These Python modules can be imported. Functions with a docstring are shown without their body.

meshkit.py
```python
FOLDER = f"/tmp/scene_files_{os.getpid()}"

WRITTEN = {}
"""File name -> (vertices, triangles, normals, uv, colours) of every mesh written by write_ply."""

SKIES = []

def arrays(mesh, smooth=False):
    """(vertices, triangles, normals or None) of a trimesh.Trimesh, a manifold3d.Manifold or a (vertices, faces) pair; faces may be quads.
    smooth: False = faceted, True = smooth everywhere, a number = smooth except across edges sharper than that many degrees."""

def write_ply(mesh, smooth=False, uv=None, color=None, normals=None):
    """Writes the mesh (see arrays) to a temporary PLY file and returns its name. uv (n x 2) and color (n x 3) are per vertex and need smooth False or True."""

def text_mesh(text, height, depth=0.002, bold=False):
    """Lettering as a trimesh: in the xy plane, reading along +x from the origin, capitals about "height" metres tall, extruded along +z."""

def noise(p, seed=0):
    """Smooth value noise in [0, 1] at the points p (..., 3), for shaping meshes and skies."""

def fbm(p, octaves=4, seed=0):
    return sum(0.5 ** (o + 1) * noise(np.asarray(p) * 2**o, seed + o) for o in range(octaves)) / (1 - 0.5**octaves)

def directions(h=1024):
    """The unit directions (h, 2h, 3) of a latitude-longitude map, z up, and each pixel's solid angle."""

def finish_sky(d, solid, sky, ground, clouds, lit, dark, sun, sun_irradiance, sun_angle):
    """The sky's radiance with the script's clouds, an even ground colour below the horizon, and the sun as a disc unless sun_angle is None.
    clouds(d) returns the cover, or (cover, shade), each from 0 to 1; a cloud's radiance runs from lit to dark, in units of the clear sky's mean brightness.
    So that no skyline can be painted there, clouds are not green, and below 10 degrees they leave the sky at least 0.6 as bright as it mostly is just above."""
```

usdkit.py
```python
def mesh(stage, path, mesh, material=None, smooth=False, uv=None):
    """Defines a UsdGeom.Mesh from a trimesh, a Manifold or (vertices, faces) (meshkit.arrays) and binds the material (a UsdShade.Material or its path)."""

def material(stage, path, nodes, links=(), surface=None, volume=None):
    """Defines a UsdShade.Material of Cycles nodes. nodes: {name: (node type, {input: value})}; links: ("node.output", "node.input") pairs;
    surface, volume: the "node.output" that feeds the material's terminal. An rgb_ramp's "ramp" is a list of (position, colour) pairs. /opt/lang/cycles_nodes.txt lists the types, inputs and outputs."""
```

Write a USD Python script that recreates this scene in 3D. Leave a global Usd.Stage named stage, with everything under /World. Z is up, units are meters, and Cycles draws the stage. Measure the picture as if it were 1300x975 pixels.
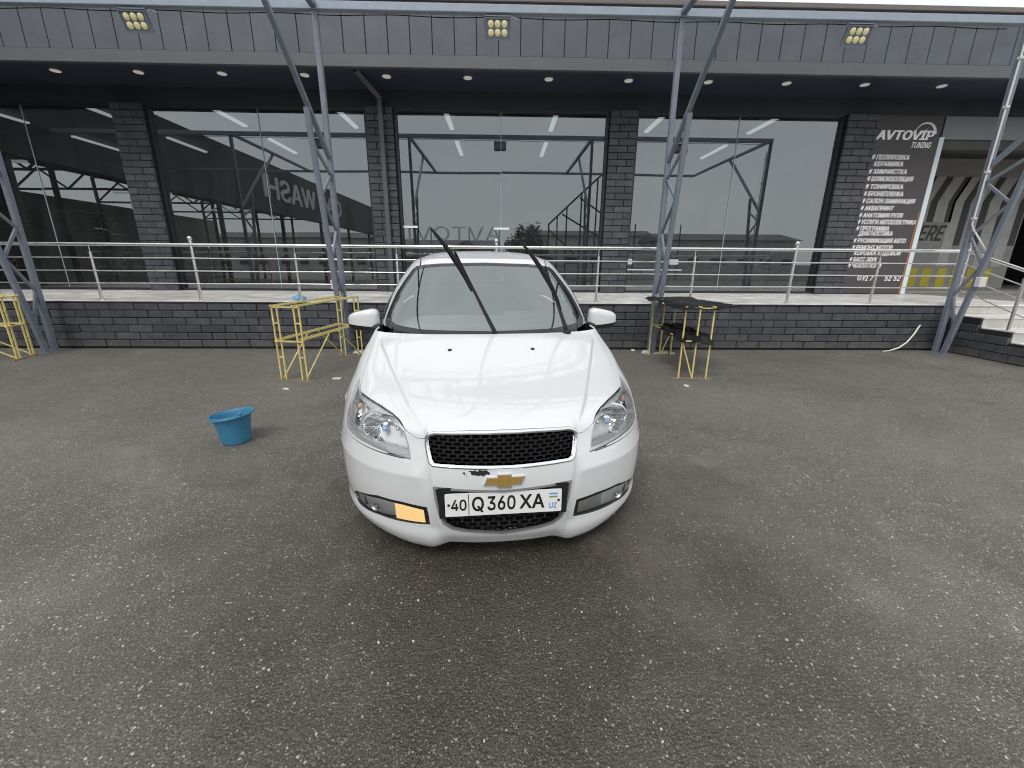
import math
import numpy as np, trimesh
from scipy.interpolate import CubicSpline
from shapely.geometry import Polygon, LineString, Point
from shapely.ops import unary_union
from shapely import affinity
import usdkit
from meshkit import text_mesh, noise, fbm
from pxr import Gf, Sdf, Usd, UsdGeom, UsdLux, UsdShade, Vt

stage = Usd.Stage.CreateInMemory()
UsdGeom.SetStageUpAxis(stage, UsdGeom.Tokens.z)
UsdGeom.SetStageMetersPerUnit(stage, 1.0)
UsdGeom.Xform.Define(stage, '/World')
UsdGeom.Scope.Define(stage, '/World/Looks')

# ---------------------------------------------------------------- camera
PITCH, ROLL, YAW, EYE, FPX = math.radians(15.97), math.radians(.41), math.radians(1.38), 1.388, 531.2
fwd = np.array([math.sin(YAW) * math.cos(PITCH), math.cos(YAW) * math.cos(PITCH), -math.sin(PITCH)])
r0 = np.array([math.cos(YAW), -math.sin(YAW), 0])
u0 = np.cross(r0, fwd)
right, up = r0 * math.cos(ROLL) + u0 * math.sin(ROLL), -r0 * math.sin(ROLL) + u0 * math.cos(ROLL)
cam = UsdGeom.Camera.Define(stage, '/World/camera')
cam.AddTransformOp().Set(Gf.Matrix4d(*right, 0, *up, 0, *(-fwd), 0, 0, 0, EYE, 1))
cam.CreateHorizontalApertureAttr(36.0)
cam.CreateVerticalApertureAttr(27.0)
cam.CreateFocalLengthAttr(36.0 * FPX / 1300)
cam.CreateClippingRangeAttr(Gf.Vec2f(.05, 2000))
cam.CreateExposureAttr(EXPOSURE := 0.32)

# ---------------------------------------------------------------- overcast sky and weak, wide sun
SUN_EL, SUN_AZ = math.radians(52), math.radians(200)        # azimuth from +y towards +x
sun_dir = np.array([math.sin(SUN_AZ) * math.cos(SUN_EL), math.cos(SUN_AZ) * math.cos(SUN_EL), math.sin(SUN_EL)])
dome = UsdLux.DomeLight.Define(stage, '/World/sky')
dome.GetPrim().SetCustomDataByKey('kind', 'structure')
CLOUD = 7.6
sky = usdkit.material(stage, '/World/Looks/sky', {
    'sky': ('sky_texture', {'sky_type': 'single_scattering', 'sun_disc': False, 'sun_elevation': SUN_EL, 'sun_rotation': math.atan2(sun_dir[0], sun_dir[1])}),
    'co': ('texture_coordinate', {}),
    'map': ('mapping', {'scale': (1.6, 1.6, 4.0)}),
    'n': ('noise_texture', {'scale': 1.4, 'detail': 5.0, 'roughness': .55}),
    'shade': ('rgb_ramp', {'ramp': [(.25, (CLOUD * .86, CLOUD * .89, CLOUD * .93)), (.75, (CLOUD * 1.06, CLOUD * 1.07, CLOUD * 1.08))]}),
    'mix': ('mix_color', {'fac': .94, 'use_clamp': False}),
    'bg': ('background_shader', {'strength': .12})},
    [('co.generated', 'map.vector'), ('map.vector', 'n.vector'), ('n.fac', 'shade.fac'), ('sky.color', 'mix.a'), ('shade.color', 'mix.b'), ('mix.result', 'bg.color')], surface='bg.background')
UsdShade.MaterialBindingAPI.Apply(dome.GetPrim()).Bind(sky)
sun = UsdLux.DistantLight.Define(stage, '/World/sun')
sun.CreateNormalizeAttr(True)
sun.CreateIntensityAttr(.35)
sun.CreateAngleAttr(25.0)
sun.CreateColorAttr(Gf.Vec3f(1, .97, .93))
zc = sun_dir
xc = np.cross([0, 0, 1.], zc); xc /= np.linalg.norm(xc)
yc = np.cross(zc, xc)
sun.AddTransformOp().Set(Gf.Matrix4d(*xc, 0, *yc, 0, *zc, 0, *(zc * 50), 1))

# ---------------------------------------------------------------- helpers
RNG = np.random.default_rng(7)
MAT, TAKEN = {}, {}

def numbered(parent, name):
    k = TAKEN.get((parent, name), -1) + 1
    TAKEN[(parent, name)] = k
    return name if k == 0 else f'{name}_{k:03d}'

def under(parent):
    return '/World' if parent is None else str(parent.GetPath())

def say(o, label=None, category=None, group=None, kind=None):
    for k, x in (('label', label), ('category', category), ('group', group), ('kind', kind)):
        if x:
            o.SetCustomDataByKey(k, x)
    return o

def thing(name, label, category, group=None, at=(0, 0, 0), rz=0., kind=None):
    x = UsdGeom.Xform.Define(stage, '/World/' + numbered('/World', name))
    if any(at):
        x.AddTranslateOp().Set(Gf.Vec3d(*map(float, at)))
    if rz:
        x.AddRotateZOp().Set(float(rz))
    return say(x.GetPrim(), label, category, group, kind)

def put(name, m, mat, parent=None, label=None, category=None, group=None, kind=None, smooth=False):
    """Defines ONE mesh prim from (vertices, normals, faces) or a trimesh."""
    path = under(parent) + '/' + numbered(under(parent), name)
    if isinstance(m, tuple) and len(m) == 3:
        V, N, F = m
        g = UsdGeom.Mesh.Define(stage, path)
        g.CreatePointsAttr(Vt.Vec3fArray.FromNumpy(np.ascontiguousarray(V, np.float32)))
        g.CreateFaceVertexCountsAttr(Vt.IntArray.FromNumpy(np.full(len(F), 3, np.int32)))
        g.CreateFaceVertexIndicesAttr(Vt.IntArray.FromNumpy(np.ascontiguousarray(F, np.int32).ravel()))
        g.CreateSubdivisionSchemeAttr('none')
        g.CreateNormalsAttr(Vt.Vec3fArray.FromNumpy(np.ascontiguousarray(N, np.float32)))
        g.SetNormalsInterpolation('vertex')
        UsdShade.MaterialBindingAPI.Apply(g.GetPrim()).Bind(MAT[mat])
    else:
        g = usdkit.mesh(stage, path, m, MAT[mat], smooth=smooth)
    return say(g.GetPrim(), label, category, group, kind)

def tm(m):
    return trimesh.Trimesh(m[0], m[2], process=False)

def join(*ms):
    out = []
    for m in ms:
        out += list(m) if isinstance(m, (list, tuple)) else [m]
    return trimesh.util.concatenate(out)

def box(x0, x1, y0, y1, z0, z1, ch=0.):
    """A box between two corners, its edges chamfered by ch."""
    if ch <= 0:
        b = trimesh.creation.box((x1 - x0, y1 - y0, z1 - z0)); b.apply_translation(((x0 + x1) / 2, (y0 + y1) / 2, (z0 + z1) / 2)); return b
    s = np.array([x1 - x0, y1 - y0, z1 - z0]) / 2
    P = []
    for k in range(3):
        for sg in np.ndindex(2, 2, 2):
            e = (np.array(sg) * 2 - 1) * (s - ch)
            e[k] = (sg[k] * 2 - 1) * s[k]
            P.append(e)
    b = trimesh.convex.convex_hull(np.array(P))
    b.apply_translation(((x0 + x1) / 2, (y0 + y1) / 2, (z0 + z1) / 2))
    return b

def bar(p, q, w, d=None, n=0):
    """A straight bar from p to q: square section w by d, or round with n sides."""
    p, q = np.asarray(p, float), np.asarray(q, float)
    L = np.linalg.norm(q - p)
    m = trimesh.creation.cylinder(w / 2, L, sections=n) if n else trimesh.creation.box((w, d or w, L))
    z = (q - p) / L
    h = np.array([0, 1., 0]) if abs(z[1]) < .95 else np.array([1., 0, 0])
    x = np.cross(h, z); x /= np.linalg.norm(x)
    T = np.eye(4); T[:3, 0], T[:3, 1], T[:3, 2], T[:3, 3] = x, np.cross(z, x), z, (p + q) / 2
    m.apply_transform(T)
    return m

def rounded_box(w, h, d, r):
    P = Polygon([(r, r), (w - r, r), (w - r, h - r), (r, h - r)]).buffer(r, quad_segs=5)
    return trimesh.creation.extrude_polygon(P, d, engine='earcut')

def sheet(x0, x1, y0, y1, z):
    return trimesh.Trimesh([(x0, y0, z), (x1, y0, z), (x1, y1, z), (x0, y1, z)], [(0, 1, 2), (0, 2, 3)], process=False)

# ---------------------------------------------------------------- materials
def pbr(name, color, rough=.5, metal=0., vary=0., scale=4., bump=0., bscale=60., bdist=.002, coat=0., spec=.5, rvary=0., island=0., **kw):
    n = {'p': ('principled_bsdf', {'base_color': color, 'roughness': rough, 'metallic': metal, 'coat_weight': coat, 'specular_ior_level': spec, **kw})}
    l = []
    if vary or bump or rvary:
        n['geo'] = ('texture_coordinate', {})
    c = np.array(color)
    if vary:
        n['nz'] = ('noise_texture', {'scale': scale, 'detail': 5.0, 'roughness': .6})
        n['rp'] = ('rgb_ramp', {'ramp': [(.28, tuple(np.clip(c * (1 - vary), 0, 1))), (.72, tuple(np.clip(c * (1 + vary), 0, .95)))]})
        l += [('geo.object', 'nz.vector'), ('nz.fac', 'rp.fac'), ('rp.color', 'p.base_color')]
    if rvary:
        n['nr'] = ('noise_texture', {'scale': scale * 1.7, 'detail': 4.0})
        n['mr'] = ('map_range', {'from_min': .3, 'from_max': .7, 'to_min': max(rough - rvary, .02), 'to_max': min(rough + rvary, 1.), 'clamp': True})
        l += [('geo.object', 'nr.vector'), ('nr.fac', 'mr.value'), ('mr.result', 'p.roughness')]
    if bump:
        n['nb'] = ('noise_texture', {'scale': bscale, 'detail': 4.0})
        n['bp'] = ('bump', {'strength': bump, 'distance': bdist})
        l += [('geo.object', 'nb.vector'), ('nb.fac', 'bp.height'), ('bp.normal', 'p.normal')]
    MAT[name] = usdkit.material(stage, '/World/Looks/' + name, n, l, surface='p.BSDF')
    return MAT[name]

def pane(name, tint, ior, rough=.0, gloss=(1, 1, 1), bump=0., bscale=1.2, dust=0.):
    n = {'t': ('transparent_bsdf', {'color': tint}), 'g': ('glossy_bsdf', {'color': gloss, 'roughness': rough}), 'f': ('fresnel', {'IOR': ior}), 'm': ('mix_closure', {}), 'du': ('diffuse_bsdf', {'color': (.55, .56, .55)}), 'md': ('mix_closure', {'fac': dust})}
    l = [('f.fac', 'm.fac'), ('t.BSDF', 'm.closure1'), ('g.BSDF', 'm.closure2')]
    if dust:
        l += [('m.closure', 'md.closure1'), ('du.BSDF', 'md.closure2')]
        n['dc'] = ('texture_coordinate', {}); n['dm'] = ('mapping', {'scale': (2.2, 2.2, .5)}); n['dz'] = ('noise_texture', {'scale': 1.6, 'detail': 6.0, 'roughness': .65}); n['dr'] = ('map_range', {'from_min': .3, 'from_max': .75, 'to_min': dust * .35, 'to_max': dust * 1.8, 'clamp': True})
        l += [('dc.object', 'dm.vector'), ('dm.vector', 'dz.vector'), ('dz.fac', 'dr.value'), ('dr.result', 'md.fac')]
    else:
        del n['du'], n['md']
    if bump:
        n['co'] = ('texture_coordinate', {})
        n['nz'] = ('noise_texture', {'scale': bscale, 'detail': 1.0})
        n['b'] = ('bump', {'strength': bump, 'distance': .01})
        l += [('co.object', 'nz.vector'), ('nz.fac', 'b.height'), ('b.normal', 'g.normal')]
    MAT[name] = usdkit.material(stage, '/World/Looks/' + name, n, l, surface='md.closure' if dust else 'm.closure')

def emit(name, color, s):
    MAT[name] = usdkit.material(stage, '/World/Looks/' + name, {'e': ('emission', {'color': color, 'strength': s})}, surface='e.emission')

# asphalt: dark binder, pale stone chips of two sizes, water stains with contact shade painted in, hollows
def make_asphalt():
    n = {'geo': ('geometry', {}),
         'big': ('noise_texture', {'scale': .55, 'detail': 6.0, 'roughness': .62}),
         'mid': ('noise_texture', {'scale': 7.0, 'detail': 5.0, 'roughness': .65}),
         'fine': ('noise_texture', {'scale': 160.0, 'detail': 3.0, 'roughness': .7}),
         'base': ('rgb_ramp', {'ramp': [(.28, (.084, .077, .067)), (.50, (.116, .108, .096)), (.75, (.154, .144, .128))]}),
         'base2': ('rgb_ramp', {'ramp': [(.30, (.78, .78, .78)), (.70, (1.18, 1.18, 1.17))]}),
         'mul': ('mix_color', {'blend_type': 'multiply', 'fac': .75, 'use_clamp': False}),
         'fr': ('rgb_ramp', {'ramp': [(.30, (.22, .22, .22)), (.72, (1.85, 1.85, 1.85))]}),
         'mul2': ('mix_color', {'blend_type': 'multiply', 'fac': .95, 'use_clamp': False})}
    l = [('geo.position', 'big.vector'), ('geo.position', 'mid.vector'), ('geo.position', 'fine.vector'), ('big.fac', 'base.fac'), ('mid.fac', 'base2.fac'), ('base.color', 'mul.a'), ('base2.color', 'mul.b'), ('fine.fac', 'fr.fac'), ('mul.result', 'mul2.a'), ('fr.color', 'mul2.b')]
    last = 'mul2.result'
    for k, (sc, cover, size, col) in enumerate(((72., .950, .33, (.68, .645, .56)), (135., .865, .38, (.50, .475, .415)), (240., .74, .46, (.31, .295, .26)))):
        n[f'v{k}'] = ('voronoi_texture', {'scale': sc, 'randomness': 1.0})
        n[f's{k}'] = ('separate_color', {})
        n[f'a{k}'] = ('math', {'math_type': 'greater_than', 'value2': cover})
        n[f'b{k}'] = ('math', {'math_type': 'less_than', 'value2': size})
        n[f'c{k}'] = ('math', {'math_type': 'multiply'})
        n[f'm{k}'] = ('mix_color', {'b': col, 'use_clamp': False})
        l += [('geo.position', f'v{k}.vector'), (f'v{k}.color', f's{k}.color'), (f's{k}.r', f'a{k}.value1'), (f'v{k}.distance', f'b{k}.value1'), (f'a{k}.value', f'c{k}.value1'), (f'b{k}.value', f'c{k}.value2'), (f'c{k}.value', f'm{k}.fac'), (last, f'm{k}.a')]
        last = f'm{k}.result'
    # pale dried silt in a few shallow hollows
    n['pn'] = ('noise_texture', {'scale': .42, 'detail': 7.0, 'roughness': .68, 'distortion': .4})
    n['pm'] = ('map_range', {'from_min': .585, 'from_max': .70, 'to_min': 0., 'to_max': .42, 'clamp': True})
    n['px'] = ('mix_color', {'b': (.27, .245, .205), 'use_clamp': False})
    n['po'] = ('vector_math', {'math_type': 'add', 'vector2': (13.7, 4.1, 0)})
    l += [('geo.position', 'po.vector1'), ('po.vector', 'pn.vector'), ('pn.fac', 'pm.value'), ('pm.result', 'px.fac'), (last, 'px.a')]
    last = 'px.result'
    # water round the washed car, its contact shade painted in too; damp patches elsewhere
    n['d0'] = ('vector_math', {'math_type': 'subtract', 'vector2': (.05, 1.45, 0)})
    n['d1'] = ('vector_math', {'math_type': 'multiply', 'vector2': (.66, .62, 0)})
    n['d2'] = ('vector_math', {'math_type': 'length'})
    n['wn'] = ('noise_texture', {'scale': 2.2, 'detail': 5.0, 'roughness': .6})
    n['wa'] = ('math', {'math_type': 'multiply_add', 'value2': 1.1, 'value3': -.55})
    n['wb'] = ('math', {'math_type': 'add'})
    n['wet_shade'] = ('map_range', {'from_min': .30, 'from_max': 1.45, 'to_min': 1., 'to_max': 0., 'clamp': True})
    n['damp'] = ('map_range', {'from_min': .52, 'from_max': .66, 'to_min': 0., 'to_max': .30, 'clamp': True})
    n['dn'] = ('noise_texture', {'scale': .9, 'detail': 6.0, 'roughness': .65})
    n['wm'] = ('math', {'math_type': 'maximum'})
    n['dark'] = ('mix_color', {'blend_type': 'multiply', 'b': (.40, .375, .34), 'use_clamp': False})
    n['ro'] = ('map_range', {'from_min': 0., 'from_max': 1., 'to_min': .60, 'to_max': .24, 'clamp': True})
    n['hs'] = ('noise_texture', {'scale': 190.0, 'detail': 2.0})
    n['hv'] = ('voronoi_texture', {'scale': 95.0})
    n['hh'] = ('math', {'math_type': 'subtract'})
    n['bp'] = ('bump', {'strength': .75, 'distance': .006})
    n['p'] = ('principled_bsdf', {'specular_ior_level': .45})
    l += [('geo.position', 'd0.vector1'), ('d0.vector', 'd1.vector1'), ('d1.vector', 'd2.vector1'), ('geo.position', 'wn.vector'), ('wn.fac', 'wa.value1'), ('wa.value', 'wb.value1'), ('d2.value', 'wb.value2'), ('wb.value', 'wet_shade.value'), ('geo.position', 'dn.vector'), ('dn.fac', 'damp.value'), ('wet_shade.result', 'wm.value1'), ('damp.result', 'wm.value2'), ('wm.value', 'dark.fac'), (last, 'dark.a'), ('dark.result', 'p.base_color'), ('wm.value', 'ro.value'), ('ro.result', 'p.roughness'),
          ('geo.position', 'hs.vector'), ('geo.position', 'hv.vector'), ('hs.fac', 'hh.value1'), ('hv.distance', 'hh.value2'), ('hh.value', 'bp.height'), ('bp.normal', 'p.normal')]
    MAT['asphalt'] = usdkit.material(stage, '/World/Looks/asphalt', n, l, surface='p.BSDF')
make_asphalt()

pbr('car_paint', (.655, .665, .67), .32, coat=1., coat_roughness=.03, vary=.012, scale=9.)
pbr('car_paint_dark', (.03, .035, .06), .30, coat=1.)
pbr('car_paint_grey', (.42, .43, .45), .30, coat=1.)
pbr('matt_black', (.012, .012, .013), .75)
pbr('void_black', (.004, .004, .004), .9)
pbr('glass_frit', (.020, .021, .022), .12)
pbr('black_plastic', (.010, .010, .011), .45, bump=.15, bscale=500.)
pbr('gloss_black', (.022, .022, .024), .25)
pbr('rubber', (.020, .020, .020), .8)
pbr('rubber_black', (.008, .008, .008), .6, spec=.3)
pbr('alloy', (.78, .79, .80), .3, .25)
pbr('mirror', (.85, .86, .87), .03, 1.)
pbr('chrome', (.90, .91, .92), .10, 1.)
pbr('chrome_soft', (.86, .87, .88), .24, .8)
pbr('grey_trim', (.22, .22, .23), .35)
pbr('lamp_grey', (.84, .84, .84), .30, .05)
pbr('lamp_grey_dark', (.52, .52, .52), .38, .2)
pbr('gold', (.58, .37, .10), .36, .75, vary=.10, scale=60.)
pbr('plate_white', (.80, .80, .79), .35)
pbr('ink_black', (.012, .012, .012), .4)
pbr('ink_blue', (.10, .30, .70), .4)
pbr('ink_green', (.12, .40, .10), .4)
pbr('ink_white', (.78, .78, .78), .4)
pbr('bulb_blue', (.42, .55, .80), .1)
pbr('bulb_amber', (.66, .46, .38), .15)
pbr('signal_pattern', (.62, .62, .60), .25, .3, bump=.8, bscale=180.)
pbr('cabin_plastic', (.36, .37, .37), .6)
pbr('cabin_dark', (.03, .03, .03), .8)
pbr('seat_cloth', (.33, .335, .34), .85)
pane('windshield_glass', (.80, .88, .85), 3.3, .0, (.93, 1.0, .97), bump=.05, bscale=2.)
pane('car_glass', (.30, .34, .33), 1.6)
pane('lamp_lens', (.93, .94, .94), 1.45)
MAT['signal_amber_lit'] = usdkit.material(stage, '/World/Looks/signal_amber_lit', {
    'p': ('principled_bsdf', {'base_color': (.70, .50, .22), 'roughness': .2, 'emission_color': (1., .55, .16), 'emission_strength': .42}),
    'co': ('texture_coordinate', {}), 'v': ('voronoi_texture', {'scale': 95.0, 'randomness': .15}), 'b': ('bump', {'strength': .8, 'distance': .004}),
    'r': ('rgb_ramp', {'ramp': [(.1, (1., .80, .42)), (.6, (1., .52, .15))]})},
    [('co.object', 'v.vector'), ('v.distance', 'b.height'), ('b.normal', 'p.normal'), ('v.distance', 'r.fac'), ('r.color', 'p.emission_color')], surface='p.BSDF')
# building
BRICKS = []
def make_brick(name, c, seed):
    c = np.array(c)
    n = {'co': ('geometry', {}), 'of': ('vector_math', {'math_type': 'add', 'vector2': (seed * 3.7, seed * 1.9, 0)}),
         'nz': ('noise_texture', {'scale': 5.0, 'detail': 6.0, 'roughness': .65}), 'rp': ('rgb_ramp', {'ramp': [(.28, tuple(c * .70)), (.5, tuple(c)), (.74, tuple(c * 1.42))]}),
         'ch': ('noise_texture', {'scale': 26.0, 'detail': 4.0, 'roughness': .7}), 'cm': ('map_range', {'from_min': .64, 'from_max': .74, 'to_min': 0., 'to_max': .30, 'clamp': True}), 'mx': ('mix_color', {'b': (.16, .165, .17), 'use_clamp': False}),
         'sx': ('separate_xyz', {}), 'dn': ('noise_texture', {'scale': 3.4, 'detail': 6.0, 'roughness': .7}), 'da': ('math', {'math_type': 'multiply_add', 'value2': .75, 'value3': -.24}), 'db': ('math', {'math_type': 'subtract'}), 'dm': ('map_range', {'from_min': -.08, 'from_max': .12, 'to_min': 0., 'to_max': .60, 'clamp': True}), 'dx': ('mix_color', {'b': (.115, .105, .092), 'use_clamp': False}),
         'nb': ('noise_texture', {'scale': 32.0, 'detail': 5.0, 'roughness': .6}), 'bp': ('bump', {'strength': .7, 'distance': .008}),
         'p': ('principled_bsdf', {'roughness': .56})}
    l = [('co.position', 'of.vector1'), ('of.vector', 'nz.vector'), ('nz.fac', 'rp.fac'), ('of.vector', 'ch.vector'), ('ch.fac', 'cm.value'), ('cm.result', 'mx.fac'), ('rp.color', 'mx.a'),
         ('co.position', 'sx.vector'), ('of.vector', 'dn.vector'), ('dn.fac', 'da.value1'), ('da.value', 'db.value1'), ('sx.z', 'db.value2'), ('db.value', 'dm.value'), ('dm.result', 'dx.fac'), ('mx.result', 'dx.a'), ('dx.result', 'p.base_color'),
         ('co.position', 'nb.vector'), ('nb.fac', 'bp.height'), ('bp.normal', 'p.normal')]
    MAT[name] = usdkit.material(stage, '/World/Looks/' + name, n, l, surface='p.BSDF')
for k, c in enumerate(((.050, .054, .063), (.057, .061, .070), (.066, .070, .079), (.043, .047, .055))):
    make_brick(f'dark_brick_{k}', c, k)
    BRICKS.append(f'dark_brick_{k}')
pbr('mortar', (.014, .0145, .016), .9, bump=.4, bscale=120.)
pbr('fascia_grey', (.084, .092, .112), .50, vary=.16, scale=2.2, rvary=.08)
pbr('fascia_trim', (.096, .099, .106), .5, vary=.10, scale=3.)
pbr('roof_cap', (.145, .130, .125), .55, vary=.12, scale=2.)
pbr('fascia_dark', (.03, .03, .034), .6)
pbr('soffit', (.032, .043, .064), .42, vary=.12, scale=1.5)
pbr('wall_dark', (.034, .038, .047), .55, vary=.2, scale=3.)
pbr('frame_dark', (.022, .023, .025), .4)
pbr('pipe_grey', (.085, .087, .098), .42)
for k, c in enumerate(((.70, .68, .64), (.62, .60, .565), (.75, .73, .69))):
    pbr(f'tile_{k}', c, .38, vary=.30, scale=2.6, rvary=.12)
pbr('tile_joint', (.23, .22, .20), .8)
pbr('deck_edge', (.030, .031, .033), .6, vary=.3, scale=6.)
pbr('steel', (.80, .79, .77), .26, 1., rvary=.04, scale=5.)
pbr('painted_steel', (.160, .184, .222), .42, vary=.12, scale=10., rvary=.1)
pbr('painted_steel_light', (.28, .325, .385), .42, vary=.08, scale=8.)
pbr('yellow_paint', (.66, .55, .20), .5, vary=.25, scale=16., rvary=.1)
pbr('rusty_foot', (.25, .19, .11), .8, vary=.4, scale=30.)
pbr('tarp', (.009, .009, .010), .5, spec=.25, bump=.5, bscale=24., bdist=.01)
pbr('bucket_blue', (.045, .205, .34), .42, vary=.16, scale=9., rvary=.1)
pbr('bucket_handle', (.05, .06, .08), .5)
pbr('bag_blue', (.16, .42, .66), .35)
pbr('banner', (.074, .067, .070), .5, spec=.3)
pbr('print_white', (.88, .88, .88), .45)
pbr('strip_white', (.62, .70, .73), .4)
pbr('strip_brown', (.25, .12, .06), .6)
pbr('lintel_grey', (.20, .205, .225), .45, vary=.06)
pbr('garage_grey', (.34, .335, .32), .7, vary=.10)
pbr('garage_light', (.50, .495, .47), .7, vary=.10)
pbr('garage_dark', (.075, .075, .072), .7, vary=.15)
pbr('paint_yellow', (.60, .50, .04), .6, vary=.15)
pbr('room_wall', (.07, .075, .075), .8, vary=.2, scale=.8)
pbr('room_floor', (.13, .13, .125), .35, vary=.2, scale=1.)
pbr('room_ceiling', (.06, .06, .06), .8)
emit('tube_light', (.92, .97, 1.), .55)
emit('lamp_off_glow', (1., .95, .88), .27)  # unlit soffit lenses, a faint glow added so they read pale
emit('added_glow_white', (.93, .97, 1.), .9)  # added glow: makes the van headlights and bumper strip show through tinted glass
pbr('flood_body', (.20, .22, .24), .4, .3)
MAT['led_yellow'] = pbr('led_yellow', (.80, .74, .42), .35)
pbr('conduit', (.60, .61, .60), .5)
pbr('cable', (.66, .68, .58), .5)
pbr('paper', (.72, .72, .70), .7)
pbr('stone_chip', (.50, .48, .44), .8, vary=.3, scale=50.)
pbr('stair_tile', (.50, .48, .45), .45, vary=.18, scale=4.)
pbr('sticker', (.78, .80, .80), .5)
pane('shop_glass', (.46, .50, .50), 2.70, .0, (.92, .97, .99), bump=.035, bscale=.6, dust=.014)
pbr('seam_glass', (.30, .40, .40), .1)
# what stands behind the camera
pbr('canopy_dark', (.014, .016, .019), .6)
pbr('truss_dark', (.020, .020, .022), .6)
pbr('sign_grey', (.62, .56, .58), .5)
pbr('pale_sign', (.80, .82, .83), .7)
pbr('far_wall', (.33, .33, .33), .8, vary=.2, scale=.5)
pbr('far_roof', (.11, .11, .115), .7)
pbr('bark', (.06, .05, .04), .9)
pbr('foliage', (.13, .135, .12), .8, vary=.3, scale=2.)
# ---------------------------------------------------------------- car surfaces (u right, v back from the nose, h up)
def sstep(a, b, x):
    t = np.clip((x - a) / (b - a), 0, 1)
    return t * t * (3 - 2 * t)

#        vc    hc    w     hs    vs    n     vr    hr    hsr
LOWER = np.array([
    [.085, .112, .800, .085, .84, 2.25, 4.20, .24, .20],
    [.045, .190, .842, .150, .88, 2.35, 4.26, .30, .26],
    [.024, .290, .868, .270, .90, 2.38, 4.30, .39, .35],
    [.012, .410, .878, .400, .93, 2.35, 4.32, .49, .46],
    [.020, .535, .878, .530, .96, 2.25, 4.33, .61, .58],
    [.042, .630, .870, .630, .98, 2.12, 4.33, .73, .68],
    [.075, .690, .856, .700, 1.00, 2.02, 4.32, .85, .77],
    [.270, .737, .836, .762, 1.05, 2.00, 4.29, .96, .85],
    [.550, .788, .822, .820, 1.10, 2.00, 4.21, 1.025, .92],
    [.840, .868, .800, .880, 1.20, 2.00, 4.00, 1.045, .98],
    [1.070, .944, .772, .952, 1.32, 2.00, 3.72, 1.055, 1.03]])
UPPER = np.array([
    [1.105, .938, .785, .965, 1.80, 2.6, 3.74, 1.045, 1.03, 3.25],
    [1.425, 1.180, .727, 1.180, 1.98, 2.75, 3.40, 1.215, 1.215, 3.05],
    [1.745, 1.398, .590, 1.388, 2.14, 2.9, 3.03, 1.372, 1.375, 2.78],
    [1.850, 1.437, .533, 1.428, 2.16, 2.8, 2.95, 1.412, 1.418, 2.74],
    [2.000, 1.470, .450, 1.462, 2.22, 2.6, 2.85, 1.452, 1.456, 2.70],
    [2.200, 1.493, .300, 1.488, 2.30, 2.4, 2.68, 1.482, 1.485, 2.60],
    [2.420, 1.502, .004, 1.502, 2.425, 2.2, 2.44, 1.502, 1.502, 2.435]])

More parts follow.
